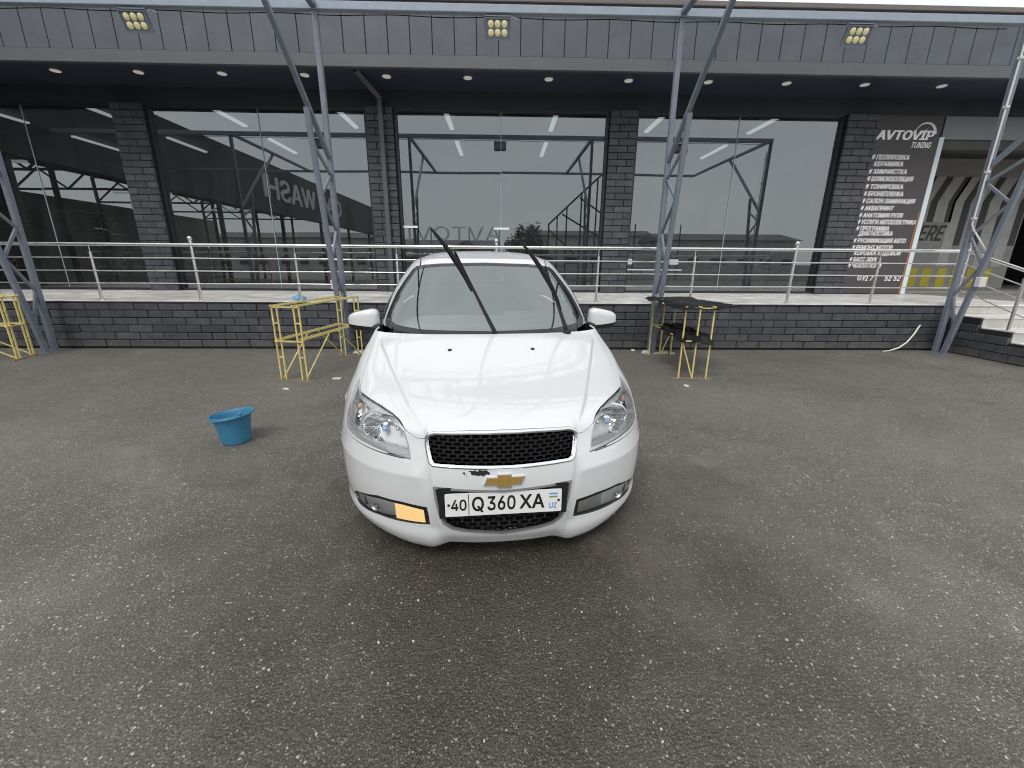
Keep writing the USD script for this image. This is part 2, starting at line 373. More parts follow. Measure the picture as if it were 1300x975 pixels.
def ring_surface(T, a, t):
    """Points for column a (0 front centre, 1..2 side, 3 rear centre) and row t of a table of rings."""
    p = CubicSpline(np.arange(len(T)), T, axis=0)(t)
    vc, hc, w, hs, vs, n, vr, hr, hsr = (p[..., i] for i in range(9))
    vsr = p[..., 9] if T.shape[1] > 9 else np.full_like(vc, 3.62)
    f1, f2 = np.clip(a, 0, 1) * np.pi / 2, np.clip(a - 2, 0, 1) * np.pi / 2
    e = 2 / n
    s1, c1, s2, c2 = np.sin(f1), np.clip(np.cos(f1), 0, 1), np.sin(f2), np.clip(np.cos(f2), 0, 1)
    m = np.clip(a - 1, 0, 1)
    u = np.where(a < 1, w * s1**e, np.where(a < 2, w * (1 + .012 * np.sin(m * np.pi)), w * c2**e))
    v = np.where(a < 1, vs - (vs - vc) * c1**e, np.where(a < 2, vs + (vsr - vs) * m, vsr + (vr - vsr) * s2**e))
    h = np.where(a < 1, hc + (hs - hc) * s1**3, np.where(a < 2, hs + (hsr - hs) * m, hr + (hsr - hr) * c2**2))
    return np.stack([u, v, h], -1)

def grid(T, acols, trows, relief=None):
    a, t = np.meshgrid(np.asarray(acols), np.asarray(trows))
    P = ring_surface(T, a, t)
    P = np.concatenate([(P * [-1, 1, 1])[:, :0:-1], P], 1)
    R, C = P.shape[:2]
    i = np.arange(R * C).reshape(R, C)
    q = np.stack([i[:-1, :-1], i[:-1, 1:], i[1:, 1:], i[1:, :-1]], -1).reshape(-1, 4)
    F = np.vstack([q[:, [0, 1, 2]], q[:, [0, 2, 3]]])
    V = P.reshape(-1, 3)
    A = np.concatenate([a[:, :0:-1], a], 1).ravel()
    for _ in range(2 if relief else 1):
        N = vnormals(V, F)
        if relief and _ == 0:
            V = relief(V, N, A)
    return V, N, F, A

def vnormals(V, F):
    n = np.zeros_like(V)
    c = np.cross(V[F[:, 1]] - V[F[:, 0]], V[F[:, 2]] - V[F[:, 0]])
    for k in range(3):
        np.add.at(n, F[:, k], c)
    return n / np.maximum(np.linalg.norm(n, axis=1, keepdims=True), 1e-12)

CREASE_U = lambda v: np.interp(v, [0, .08, .3, .55, .8, 1.1], [.33, .336, .43, .515, .60, .70])

def body_relief(V, N, A):
    u, v, h = np.abs(V[:, 0]), V[:, 1], V[:, 2]
    front = (A < 1.02) & (v < 1.4)
    up = sstep(.66, .72, h)
    d = np.where(front, up * .012 * sstep(-.008, .014, CREASE_U(v) - u) * sstep(1.2, 1.0, v), 0)
    d = d + np.where(front, (1 - up) * .009 * sstep(-.012, .012, np.interp(h, [.1, .3, .5, .7], [.285, .30, .325, .337]) - u) * sstep(.13, .2, h), 0)
    fold = np.interp(u, [.33, .45, .60, .72, .80, .86], [.480, .482, .476, .472, .468, .47])
    d = d + np.where(front, .011 * np.exp(-np.abs(h - fold) / .055) * sstep(.325, .37, u), 0)
    d = d + np.where(front, .018 * sstep(.225, .165, h) * sstep(.24, .34, u) * sstep(.85, .6, v), 0)
    d = d + np.where(A < 2.2, .010 * np.exp(-((np.hypot(v - .90, h - .29) - .36) / .03) ** 2) * (v > .8) * (v < 1.4) * sstep(.7, .62, h), 0)
    d = d + .010 * np.exp(-((np.hypot(v - 3.32, h - .29) - .36) / .03) ** 2) * (A > 1.3)
    d = d - .010 * np.exp(-((h - (.60 + .03 * (v - 1))) / .05) ** 2) * sstep(1.2, 1.5, v) * sstep(3.1, 2.9, v)
    W = V + N * d[:, None]
    W[:, 2] -= np.where(front, .019 * sstep(.23, .34, u) * sstep(.66, .40, u) * sstep(.20, .14, h), 0)
    return W
# ---------------------------------------------------------------- the car
def cut(M, d):
    """The part of a (V, N, F) mesh where the value d at its vertices is positive, its triangles split along d = 0."""
    V, N, F = M
    s = d[F] > 0
    k = s.sum(1)
    out = [F[k == 3]]
    nv, nn, base = [V], [N], len(V)
    for want in (1, 2):
        G, S = F[k == want], s[k == want]
        if not len(G):
            continue
        odd = np.argmax(S == (want == 1), 1)
        a, b, c = (G[np.arange(len(G)), (odd + j) % 3] for j in range(3))
        tb, tc = (d[a] / (d[a] - d[b]))[:, None], (d[a] / (d[a] - d[c]))[:, None]
        nv += [V[a] + (V[b] - V[a]) * tb, V[a] + (V[c] - V[a]) * tc]
        nn += [N[a] + (N[b] - N[a]) * tb, N[a] + (N[c] - N[a]) * tc]
        pb, pc = base + np.arange(len(G)), base + len(G) + np.arange(len(G))
        base += 2 * len(G)
        out += [np.stack([a, pb, pc], 1)] if want == 1 else [np.stack([pb, b, c], 1), np.stack([pb, c, pc], 1)]
    V, N, F = np.vstack(nv), np.vstack(nn), np.vstack(out)
    used, inv = np.unique(F, return_inverse=True)
    return V[used], N[used] / np.maximum(np.linalg.norm(N[used], axis=1, keepdims=True), 1e-12), inv.reshape(-1, 3)

def skirt(M, depth=.012):
    """Adds the turned-in edge of a sheet along its open border."""
    V, N, F = M
    key = np.round(V * 2e5).astype(np.int64)
    _, ids = np.unique(key, axis=0, return_inverse=True)
    ids = ids.ravel()
    e = np.vstack([F[:, [0, 1]], F[:, [1, 2]], F[:, [2, 0]]])
    w = ids[e]
    code = np.sort(w, 1)
    code = code[:, 0] * (ids.max() + 1) + code[:, 1]
    _, first, count = np.unique(code, return_index=True, return_counts=True)
    b = e[first[count == 1]]
    b = b[ids[b[:, 0]] != ids[b[:, 1]]]
    n = len(b)
    P, Q = V[b[:, 0]], V[b[:, 1]]
    W = np.vstack([P, Q, Q - N[b[:, 1]] * depth, P - N[b[:, 0]] * depth])
    side = np.cross(Q - P, N[b[:, 0]])
    side /= np.maximum(np.linalg.norm(side, axis=1, keepdims=True), 1e-12)
    i = len(V) + np.arange(n)
    G = np.vstack([np.stack([i, i + 3 * n, i + 2 * n], 1), np.stack([i, i + 2 * n, i + n], 1)])
    return np.vstack([V, W]), np.vstack([N, np.tile(side, (4, 1))]), np.vstack([F, G])

def moved(M, d):
    return M[0] + M[1] * d, M[1], M[2]

def poly_sd(x, y, poly):
    """Signed distance to a polygon, positive inside."""
    p = np.asarray(poly, float)
    q = np.roll(p, -1, 0)
    best, inside = np.full(len(x), 1e9), np.zeros(len(x), bool)
    for (ax, ay), (bx, by) in zip(p, q):
        ex, ey = bx - ax, by - ay
        t = np.clip(((x - ax) * ex + (y - ay) * ey) / max(ex * ex + ey * ey, 1e-12), 0, 1)
        best = np.minimum(best, (x - ax - t * ex) ** 2 + (y - ay - t * ey) ** 2)
        if ay != by:
            inside ^= ((ay > y) != (by > y)) & (x < (bx - ax) * (y - ay) / (by - ay) + ax)
    return np.where(inside, 1, -1) * np.sqrt(best)

HL = [(.757, .763), (.774, .735), (.787, .665), (.800, .610), (.800, .580), (.785, .566), (.72, .565), (.64, .565), (.56, .562), (.525, .560), (.462, .556), (.404, .551), (.416, .611), (.438, .669), (.450, .684), (.468, .695), (.507, .706), (.58, .717), (.663, .7245), (.715, .729), (.733, .742)]
GR = [(-.02, .693), (.142, .691), (.226, .686), (.302, .681), (.328, .672), (.342, .652), (.342, .62), (.335, .583), (.326, .552), (.310, .538), (.2, .536), (.05, .533), (-.02, .533)]
FOG = [(.725, .280), (.752, .240), (.750, .205), (.725, .195), (.674, .198), (.60, .209), (.50, .214), (.42, .219), (.335, .227), (.338, .285), (.344, .334), (.46, .342), (.585, .336), (.68, .302)]
LG = [(-.02, .430), (.308, .445), (.301, .381), (.288, .304), (.272, .255), (.236, .226), (.172, .211), (-.02, .190)]
HOOD = [(-.02, .693), (.142, .691), (.226, .686), (.302, .681), (.328, .672), (.345, .643), (.376, .643), (.406, .653), (.434, .668), (.450, .684), (.468, .695), (.507, .706), (.58, .717), (.663, .7245), (.715, .729), (.733, .742), (.740, .765), (.748, .827), (.752, .878), (.742, .925), (.73, 1.2), (-.02, 1.2)]
WS = [(-.02, .90), (.70, .90), (.735, .985), (.713, 1.06), (.668, 1.18), (.612, 1.27), (.560, 1.345), (.530, 1.368), (.46, 1.379), (.34, 1.389), (-.02, 1.398)]
WG = [(-.02, .962), (.45, .968), (.64, .985), (.680, 1.005), (.683, 1.045), (.640, 1.17), (.585, 1.265), (.535, 1.335), (.505, 1.351), (.44, 1.361), (.34, 1.371), (-.02, 1.380)]
SIDE_GLASS = [(1.52, 1.015), (1.98, 1.315), (2.10, 1.350), (2.60, 1.365), (2.98, 1.345), (3.22, 1.15), (3.28, 1.07)]
REAR_GLASS = [(-.02, 1.07), (.55, 1.075), (.50, 1.30), (.44, 1.345), (-.02, 1.355)]

def tube_mesh(points, r, n=8):
    P = np.asarray(points, float)
    T = np.gradient(P, axis=0)
    T /= np.linalg.norm(T, axis=1, keepdims=True)
    up = np.array([0, 0, 1.]) if abs(T[0, 2]) < .9 else np.array([1., 0, 0])
    V = []
    r = np.broadcast_to(r, len(P))
    for p, t, q in zip(P, T, r):
        x = np.cross(t, up); x /= np.linalg.norm(x); y = np.cross(x, t)
        a = np.arange(n) * 2 * np.pi / n
        V.append(p + q * (np.cos(a)[:, None] * x + np.sin(a)[:, None] * y))
    V = np.vstack(V)
    F = []
    for i in range(len(P) - 1):
        for j in range(n):
            a, b = i * n + j, i * n + (j + 1) % n
            F += [(a, b, b + n), (a, b + n, a + n)]
    m = len(V)
    V = np.vstack([V, P[:1], P[-1:]])
    for j in range(n):
        F += [(m, (j + 1) % n, j), (m + 1, m - n + j, m - n + (j + 1) % n)]
    return trimesh.Trimesh(V, np.array(F), process=False)

def super_blob(c, r, e=.5, n=28):
    a, b = np.meshgrid(np.linspace(-np.pi, np.pi, 2 * n), np.linspace(-np.pi / 2, np.pi / 2, n))
    f = lambda x, k: np.sign(x) * np.abs(x) ** k
    V = np.stack([f(np.cos(b), e) * f(np.cos(a), e), f(np.cos(b), e) * f(np.sin(a), e), f(np.sin(b), e)], -1).reshape(-1, 3) * r + c
    i = np.arange(len(V)).reshape(a.shape)
    q = np.stack([i[:-1, :-1], i[:-1, 1:], i[1:, 1:], i[1:, :-1]], -1).reshape(-1, 4)
    return V, vnormals(V, np.vstack([q[:, [0, 1, 2]], q[:, [0, 2, 3]]])), np.vstack([q[:, [0, 1, 2]], q[:, [0, 2, 3]]])

def hexes(poly, cw, ch, wall, depth, bend):
    """A honeycomb of extruded bars filling a polygon in the (u, h) plane, bent back to v = bend(u)."""
    P = Polygon(poly).buffer(0)
    x0, y0, x1, y1 = P.bounds
    holes = []
    for j in range(int((y1 - y0) / (ch * .75)) + 3):
        for i in range(int((x1 - x0) / cw) + 3):
            cx, cy = x0 + (i + .5 * (j % 2)) * cw, y0 + j * ch * .75
            a, b = cw / 2 - wall, ch / 2 - wall
            holes.append(Polygon([(cx + a, cy - b / 2), (cx + a * .55, cy - b), (cx - a * .55, cy - b), (cx - a, cy - b / 2), (cx - a, cy + b / 2), (cx - a * .55, cy + b), (cx + a * .55, cy + b), (cx + a, cy + b / 2)]))
    S = P.difference(unary_union(holes))
    ms = [trimesh.creation.extrude_polygon(g, depth, engine='earcut') for g in getattr(S, 'geoms', [S]) if g.area > 1e-6]
    m = trimesh.util.concatenate(ms)
    v = m.vertices.copy()
    m.vertices = np.stack([v[:, 0], bend(v[:, 0]) + v[:, 2], v[:, 1]], 1)
    return m

def mirror_poly(p):
    p = [q for q in p if q[0] > 0]
    return p + [(-x, y) for x, y in p[::-1]]

def build_car(t, detail=True):
    """All parts of the car under the Xform t, in its own coordinates."""
    cols = np.r_[np.linspace(0, 1, 150 if detail else 60), np.linspace(1, 2, 90 if detail else 40)[1:], np.linspace(2, 3, 40)[1:]]
    V, N, F, A = grid(LOWER, cols, np.linspace(0, 10, 200 if detail else 90), body_relief)
    u, v, h = np.abs(V[:, 0]), V[:, 1], V[:, 2]
    far = np.where((v < 1.25) & (A < 1.05), 0., 9.)          # the front-view outlines only count at the front
    sd = {k: poly_sd(u, h, p) - far for k, p in dict(HL=HL, GR=GR, FOG=FOG, LG=LG).items()}
    hood = np.minimum(poly_sd(u, h, HOOD), np.where(A < 1.2, 1, -1.)) - np.where((v < 1.5) & (A < 1.2), 0., 9.)
    arch = np.minimum(np.hypot(v - .90, h - .285) - .325, np.hypot(v - 3.32, h - .285) - .335)
    arch = np.where(u > .5, arch, 1.)
    body = np.minimum.reduce([-sd['HL'], -sd['GR'], -sd['FOG'], -sd['LG'], arch])
    g = .0022
    def seam(x):                                             # inside x, short of its edge by the gap
        return x - g
    rest = np.minimum(body, -hood)
    low = np.where(v < .90, .552 - h, -1.)                    # bumper below the lamp, back to the arch
    centre = np.where(v < .90, .44 - u, -1.)
    bumper = np.maximum(np.minimum(low, 1), np.where(h < .70, centre, -1.))
    fender = np.minimum.reduce([-bumper, 1.42 - v, np.where(A < 1.6, 1., -1.)])
    door1 = np.minimum.reduce([v - 1.42, 2.38 - v, h - .23, np.where(u > .4, 1., -1.)])
    door2 = np.minimum.reduce([v - 2.38, 3.12 - v, h - .23, np.where(u > .4, 1., -1.)])
    sill = np.minimum.reduce([v - 1.42, 3.12 - v, .23 - h])
    rear = v - 3.12
    L, Rt = -V[:, 0], V[:, 0]
    M = (V, N, F)
    def part(name, d, mat, depth=.012, parent=t, off=0., label=None):
        m = cut(M, d)
        if len(m[2]) < 3:
            return None
        return put(name, skirt(moved(m, off), depth) if depth else moved(m, off), mat, parent, label=label)
    P = 'car_paint'
    part('hood', np.minimum(seam(hood), body), P)
    fb = part('front_bumper', np.minimum(rest, seam(bumper)), P)
    for s in (L, Rt):
        part('fender', np.minimum.reduce([rest, seam(fender), s]), P)
        for d in (door1, door2):
            o = part('door', np.minimum.reduce([rest, seam(d), s]), P)
            if detail:
                vv = 2.2 if d is door1 else 3.0
                sg = -1 if s is L else 1
                put('handle', super_blob((sg * .838, vv, .80), (.018, .085, .018), .6, 10), P, o)
        part('sill', np.minimum.reduce([rest, seam(sill), s]), P)
    part('rear_body', np.minimum(rest, seam(rear)), P)
    part('inner_body', np.minimum.reduce([-sd['HL'] - .0, -sd['GR'], -sd['FOG'], -sd['LG'], arch]), 'matt_black', 0, off=-.016)
    # chipped paint left of the badge: bare plastic showing
    if detail:
        G2 = grid(LOWER, np.linspace(0, .28, 170), np.linspace(3.1, 4.7, 130), body_relief)
        V, h = G2[0], G2[0][:, 2]
        sp = np.minimum(poly_sd(V[:, 0], h, [(-.150, .527), (-.118, .531), (-.075, .529), (-.056, .516), (-.066, .508), (-.078, .510), (-.090, .502), (-.098, .508), (-.108, .502), (-.118, .507), (-.134, .505), (-.146, .516)]), 1.)
        sp = np.maximum(sp, np.minimum(poly_sd(V[:, 0], h, [(-.186, .520), (-.172, .522), (-.156, .504), (-.164, .500)]), 1.))
        sp = sp + .016 * (fbm(V * 150, 3) - .56)
        sp = np.where((V[:, 0] < -.05) & (V[:, 0] > -.2), sp, -1.)
        put('paint_chip', moved(cut(G2[:3], sp), .0008), 'matt_black', fb)
    # ---- upper body
    cols2 = np.r_[np.linspace(0, 1, 110 if detail else 50), np.linspace(1, 2, 60)[1:], np.linspace(2, 3, 50)[1:]]
    V, N, F, A = grid(UPPER, cols2, np.linspace(0, 6, 130 if detail else 60))
    M = (V, N, F)
    u, v, h = np.abs(V[:, 0]), V[:, 1], V[:, 2]
    isf, isr = np.where((A < 1.15) & (v < 2.1), 0., 9.), np.where((A > 1.9) & (v > 2.8), 0., 9.)
    ws, wg = poly_sd(u, h, WS) - isf, poly_sd(u, h, WG) - isf
    sg = np.minimum(poly_sd(v, h, SIDE_GLASS), np.where((A > .75) & (A < 2.4) & (u > .42), 1., -1.))
    sgo = np.minimum(poly_sd(v, h, SIDE_GLASS) + .022, np.where((A > .72) & (A < 2.45) & (u > .42), 1., -1.))
    sgo = np.minimum(sgo, -ws - .012)
    sg = np.minimum(sg, -ws - .03)
    rg = poly_sd(u, h, REAR_GLASS) - isr
    ditch = np.where((h > 1.36) & (v > 1.72) & (v < 3.0), .0055 - np.abs(u - .512 + .03 * np.abs(v - 2.3)), -1.)
    shell = np.minimum.reduce([-ws - .002, -sgo, -rg, -ditch])
    part('roof', np.minimum(shell, np.where(h > 1.36, .512 - .03 * np.abs(v - 2.3) - u, -1.)), P, .01)
    for s in (-V[:, 0], V[:, 0]):
        part('pillar_frame', np.minimum.reduce([shell, s, np.where(h > 1.36, u - .512 + .03 * np.abs(v - 2.3), 1.)]), P, .01)
    part('headliner', np.minimum.reduce([-ws - .003, -sgo - .003, -rg - .003]), 'cabin_plastic', 0, off=-.013)
    part('roof_ditch', ditch + .004, 'matt_black', 0, off=-.004)
    part('windshield_surround', np.minimum(ws, -wg), 'glass_frit', .004, off=-.002)
    part('windshield', wg, 'windshield_glass', 0, off=-.003)
    for s in (-V[:, 0], V[:, 0]):
        part('window_seal', np.minimum.reduce([sgo, -sg, s]), 'matt_black', .01)
        part('side_window', np.minimum.reduce([sg, s, np.abs(v - 2.42) - .035]), 'car_glass', 0, off=-.004)
        part('door_pillar', np.minimum.reduce([sg, s, .035 - np.abs(v - 2.42)]), 'matt_black', 0, off=-.002)
    part('rear_window', rg, 'car_glass', 0, off=-.003)
    # ---- wheels
    for sx in (-1, 1):
        for wy in (.90, 3.32):
            prof = [(.20, -.085), (.285, -.092), (.297, -.06), (.299, 0), (.297, .06), (.285, .092), (.20, .085), (.20, -.085)]
            ty = trimesh.creation.revolve(np.array(prof), sections=40)
            ty.apply_transform(trimesh.transformations.rotation_matrix(np.pi / 2, [0, 1, 0]))
            ty.apply_translation((sx * .745, wy, .299))
            o = put('wheel', ty, 'rubber', t)
            rim = [trimesh.creation.annulus(.17, .203, .15, sections=32)]
            for k in range(5):
                b = trimesh.creation.box((.19, .05, .03)); b.apply_translation((.09, 0, .055))
                b.apply_transform(trimesh.transformations.rotation_matrix(k * 2 * np.pi / 5, [0, 0, 1])); rim.append(b)
            c = trimesh.creation.cylinder(.045, .05, sections=20); c.apply_translation((0, 0, .055)); rim.append(c)
            rim = trimesh.util.concatenate(rim)
            rim.apply_transform(trimesh.transformations.rotation_matrix(sx * np.pi / 2, [0, 1, 0]))
            rim.apply_translation((sx * .745, wy, .299))
            put('rim', rim, 'alloy', o)
    ub = trimesh.creation.box((1.35, 3.7, .16)); ub.apply_translation((0, 2.15, .30))
    put('underbody', ub, 'matt_black', t)
    # ---- mirrors
    for sx in (-1, 1):
        b = super_blob((0, 0, 0), (.112, .062, .072), .55, 24)
        W = b[0].copy()
        W[:, 2] *= 1 - .18 * sx * np.sign(sx) * (W[:, 0] * sx / .118)
        W[:, 2] += .012 * (W[:, 0] * -sx / .118)
        W[:, 1] += .35 * np.abs(W[:, 0]) * (W[:, 0] * sx > 0)
        m = (W + [sx * .888, 1.50, .992], vnormals(W, b[2]), b[2])
        o = put('mirror_housing', cut(m, m[0][:, 2] - .958 - .1 * (np.abs(m[0][:, 0]) - .885)), P, t)
        put('mirror_base', trimesh.util.concatenate([tm(cut(m, -(m[0][:, 2] - .958 - .1 * (np.abs(m[0][:, 0]) - .885)))), tube_mesh([(sx * .90, 1.49, .955), (sx * .83, 1.47, .942), (sx * .755, 1.45, .945)], [.03, .026, .03])]), 'black_plastic', o)
        pl = trimesh.creation.box((.17, .004, .085)); pl.apply_translation((sx * .89, 1.566, 1.0))
        put('mirror_glass', pl, 'mirror', o)
    # ---- the cabin
    def bx(cx, cy, cz, sx, sy, sz, r=.04):
        b = super_blob((cx, cy, cz), (sx / 2, sy / 2, sz / 2), .3, 14)
        return tm(b)
    put('dashboard', trimesh.util.concatenate([bx(0, 1.62, .905, 1.36, .62, .16), bx(.34, 1.72, .985, .40, .26, .07)]), 'cabin_plastic', t)
    fl = trimesh.creation.box((1.3, 2.2, .05)); fl.apply_translation((0, 2.5, .40)); put('cabin_floor', fl, 'cabin_dark', t)
    for sx in (-.36, .36):
        put('seat', trimesh.util.concatenate([bx(sx, 2.36, .60, .50, .55, .18), bx(sx, 2.62, .88, .47, .16, .62), bx(sx, 2.65, 1.24, .26, .10, .17)]), 'seat_cloth', t)
    put('rear_seat', trimesh.util.concatenate([bx(0, 3.2, .6, 1.25, .5, .2), bx(0, 3.42, .88, 1.25, .16, .55)]), 'seat_cloth', t)
    if detail:
        wh = trimesh.creation.torus(.18, .016, major_sections=40, minor_sections=10)
        sp = [trimesh.creation.cylinder(.06, .03, sections=20)]
        for k in (0, 120, 240):
            b = trimesh.creation.box((.17, .03, .015)); b.apply_translation((.09, 0, 0))
            b.apply_transform(trimesh.transformations.rotation_matrix(np.radians(k + 90 + 180), [0, 0, 1])); sp.append(b)
        wh = trimesh.util.concatenate([wh] + sp)
        wh.apply_transform(trimesh.transformations.rotation_matrix(np.radians(-62), [1, 0, 0])); wh.apply_translation((.36, 2.02, 1.0))
        put('steering_wheel', wh, 'black_plastic', t)
        put('rear_view_mirror', bx(.0, 1.72, 1.30, .23, .03, .065), 'black_plastic', t)
    # ---- lamps
    def front_piece(poly, grow=0., back=0., side=1, d2=None):
        W, Nn, Ff, Aa = FRONT
        d = poly_sd(np.abs(W[:, 0]), W[:, 2], poly) + grow - np.where((W[:, 1] < 1.25) & (Aa < 1.05), 0., 9.)
        d = np.minimum(d, W[:, 0] * side) if side else d
        return moved(cut((W, Nn, Ff), d if d2 is None else np.minimum(d, d2)), -back)
    cf = np.r_[np.linspace(0, 1, 260 if detail else 60), 1.04, 1.08]
    FRONT = grid(LOWER, cf, np.linspace(0, 10, 260 if detail else 80), body_relief)
    FV, FN, FF, FA = FRONT
    fu, fh = np.abs(FV[:, 0]), FV[:, 2]
    for sx in (-1, 1):
        lens = front_piece(HL, -.0035, .001, sx)
        o = put('headlight', skirt(lens, .006) if False else lens, 'lamp_lens', t)
        # housing: the same outline set back, with walls up to the lens
        wall = skirt(front_piece(HL, -.002, .004, sx), .075)
        nl = len(front_piece(HL, -.002, .004, sx)[2])
        put('lamp_housing', (wall[0], wall[1], wall[2][nl:]), 'lamp_grey', o)
        deep = front_piece(HL, .0, .070, sx)
        put('lamp_back', deep, 'lamp_grey', o)
        ring = cut((FV, FN, FF), np.minimum.reduce([poly_sd(fu, fh, HL) + np.where((FV[:, 1] < 1.2), 0., -9.) - .004, .016 - poly_sd(fu, fh, HL), FV[:, 0] * sx]))
        put('lamp_bezel', skirt(moved(ring, -.012), .03), 'chrome_soft', o)
        if not detail:
            continue
        # main reflector: a fluted bowl, open to the front
        def bowl(cu, ch, r, dep, cv, yaw, flutes=0, squash=1.):
            rr_, aa = np.meshgrid(np.linspace(.12, 1, 16), np.linspace(0, 2 * np.pi, 97))
            z = dep * (1 - rr_**2)
            fl_ = 1 + (.0 if not flutes else .018) * np.cos(flutes * aa) * rr_
            W = np.stack([rr_ * r * np.cos(aa) * fl_, z, rr_ * r * np.sin(aa) * squash * fl_], -1).reshape(-1, 3)
            i = np.arange(len(W)).reshape(rr_.shape)
            q = np.stack([i[:-1, :-1], i[:-1, 1:], i[1:, 1:], i[1:, :-1]], -1).reshape(-1, 4)
            m = trimesh.Trimesh(W, np.vstack([q[:, [0, 1, 2]], q[:, [0, 2, 3]]]), process=False)
            m.apply_transform(trimesh.transformations.rotation_matrix(yaw, [0, 0, 1])); m.apply_translation((cu, cv, ch))
            return m
        put('reflector', bowl(sx * .550, .632, .112, .075, .285, sx * .35, 40, .66), 'chrome', o)
        put('turn_reflector', bowl(sx * .718, .650, .058, .045, .535, sx * .65, 12, 1.15), 'chrome', o)
        rim = tube_mesh([(sx * (.548 + .122 * np.cos(a)), .262 + .046 * (1 + np.cos(a)), .632 + .082 * np.sin(a)) for a in np.linspace(-1.25, 1.35, 24)], .007)
        put('reflector_rim', rim, 'chrome_soft', o)
        b = super_blob((sx * .545, .285, .632), (.016, .022, .016), 1., 12); put('bulb', b, 'bulb_blue', o)
        b = super_blob((sx * .545, .315, .632), (.028, .018, .026), 1., 12); put('bulb_cap', b, 'chrome', o)
        b = super_blob((sx * .475, .225, .652), (.011, .014, .011), 1., 12); put('side_bulb', b, 'chrome', o)
        b = super_blob((sx * .715, .545, .662), (.016, .022, .016), 1., 12); put('turn_bulb', b, 'bulb_amber', o)
        sh = front_piece([(.42, .556), (.60, .566), (.60, .588), (.52, .594), (.44, .590)], 0, .030, sx); put('lamp_shelf', skirt(sh, .03), 'lamp_grey_dark', o)
        sh = front_piece([(.62, .570), (.79, .572), (.79, .592), (.70, .598), (.62, .590)], 0, .022, sx); put('lamp_trim', skirt(sh, .03), 'chrome_soft', o)
        # fog lamp: black bezel, clear lamp outside, turn signal inside
        bez = cut((FV, FN, FF), np.minimum.reduce([poly_sd(fu, fh, FOG) + np.where(FV[:, 1] < 1.2, 0., -9.), FV[:, 0] * sx]))
        LENS = [(.718, .274), (.744, .238), (.740, .208), (.672, .206), (.56, .220), (.49, .230), (.358, .238), (.362, .312), (.46, .322), (.578, .317), (.670, .290)]
        ld = poly_sd(bez[0][:, 0] * sx, bez[0][:, 2], LENS)
        o = put('fog_bezel', skirt(moved(cut(bez, -ld), -.006), .03), 'black_plastic', t)
        ld = poly_sd(FV[:, 0] * sx, fh, LENS) + np.where(FV[:, 1] < 1.2, 0., -9.)
        inner = np.minimum(ld, .500 - FV[:, 0] * sx)
        outer = np.minimum(ld, FV[:, 0] * sx - .502)
        turn_on = sx < 0
        q = put('turn_signal', moved(cut((FV, FN, FF), inner), -.005), 'signal_amber_lit' if turn_on else 'lamp_lens', o, label='lit amber turn signal' if turn_on else 'unlit clear turn signal')
        if not turn_on:
            put('signal_back', moved(cut((FV, FN, FF), inner), -.014), 'signal_pattern', q)
        q = put('fog_lamp', moved(cut((FV, FN, FF), outer), -.005), 'lamp_lens', o)
        put('fog_back', moved(cut((FV, FN, FF), outer), -.018), 'lamp_grey', q)
        fr = bowl(sx * .61, .255, .024, .008, .215, sx * .5, 0, .8); put('fog_reflector', fr, 'chrome', q)
    if not detail:
        m = cut((FV, FN, FF), poly_sd(fu, fh, GR) + np.where(FV[:, 1] < 1, 0., -9.)); put('grille', moved(m, -.02), 'matt_black', t)
        m = cut((FV, FN, FF), poly_sd(fu, fh, LG) + np.where(FV[:, 1] < 1, 0., -9.)); put('lower_grille', moved(m, -.02), 'matt_black', t)
        pl = trimesh.creation.box((.52, .006, .112)); pl.apply_translation((0, -.006, .36)); put('number_plate', pl, 'plate_white', t)
        return
    # ---- grille: chrome frame, honeycomb, dark box behind
    vb = lambda x: np.interp(np.abs(x), [0, .15, .25, .32, .35], [.040, .048, .068, .092, .105])
    d = poly_sd(fu, fh, GR) + np.where(FV[:, 1] < 1, 0., -9.)
    fr = cut((FV, FN, FF), np.minimum(d + .003, .012 - d))
    fr = (fr[0] + fr[1] * (.006 * np.sin(np.pi * np.clip((poly_sd(np.abs(fr[0][:, 0]), fr[0][:, 2], GR) + .003) / .015, 0, 1)))[:, None], fr[1], fr[2])
    fr = (fr[0], vnormals(fr[0], fr[2]), fr[2])
    gr = put('grille_frame', skirt(fr, .02), 'chrome', t)
    GI = [(x, y) for x, y in GR]
    put('grille_mesh', hexes(mirror_poly(GI), .0405, .0255, .0030, .016, lambda x: vb(x) + .012), 'gloss_black', gr)
    bk = trimesh.creation.box((.68, .01, .18)); bk.apply_translation((0, .19, .61)); put('grille_back', bk, 'void_black', gr)
    # lower grille
    d = poly_sd(fu, fh, LG) + np.where(FV[:, 1] < 1, 0., -9.)
    fr = cut((FV, FN, FF), np.minimum(d + .004, .0065 - d))
    bot = np.minimum(d, .0)
    lo = put('lower_grille_frame', skirt(moved(fr, .001), .02), 'grey_trim', t)
    fr = cut((FV, FN, FF), np.minimum.reduce([d - .0072, .030 - d, np.where(fh > .30, 1., -1.)]))
    put('plate_surround', skirt(moved(fr, -.012), .03), 'black_plastic', lo)
    ch = cut((FV, FN, FF), np.minimum.reduce([d - .012, .019 - d, .262 - fh])); put('chrome_strip', skirt(moved(ch, .002), .015), 'chrome', lo)
    put('lower_mesh', hexes(mirror_poly(LG), .048, .030, .0036, .012, lambda x: .050 + .3 * x * x), 'gloss_black', lo)
    bk = trimesh.creation.box((.62, .01, .24)); bk.apply_translation((0, .17, .315)); put('grille_back', bk, 'void_black', lo)
    pb = trimesh.creation.box((.575, .02, .15)); pb.apply_translation((0, .030, .372)); put('plate_bracket', pb, 'black_plastic', lo)
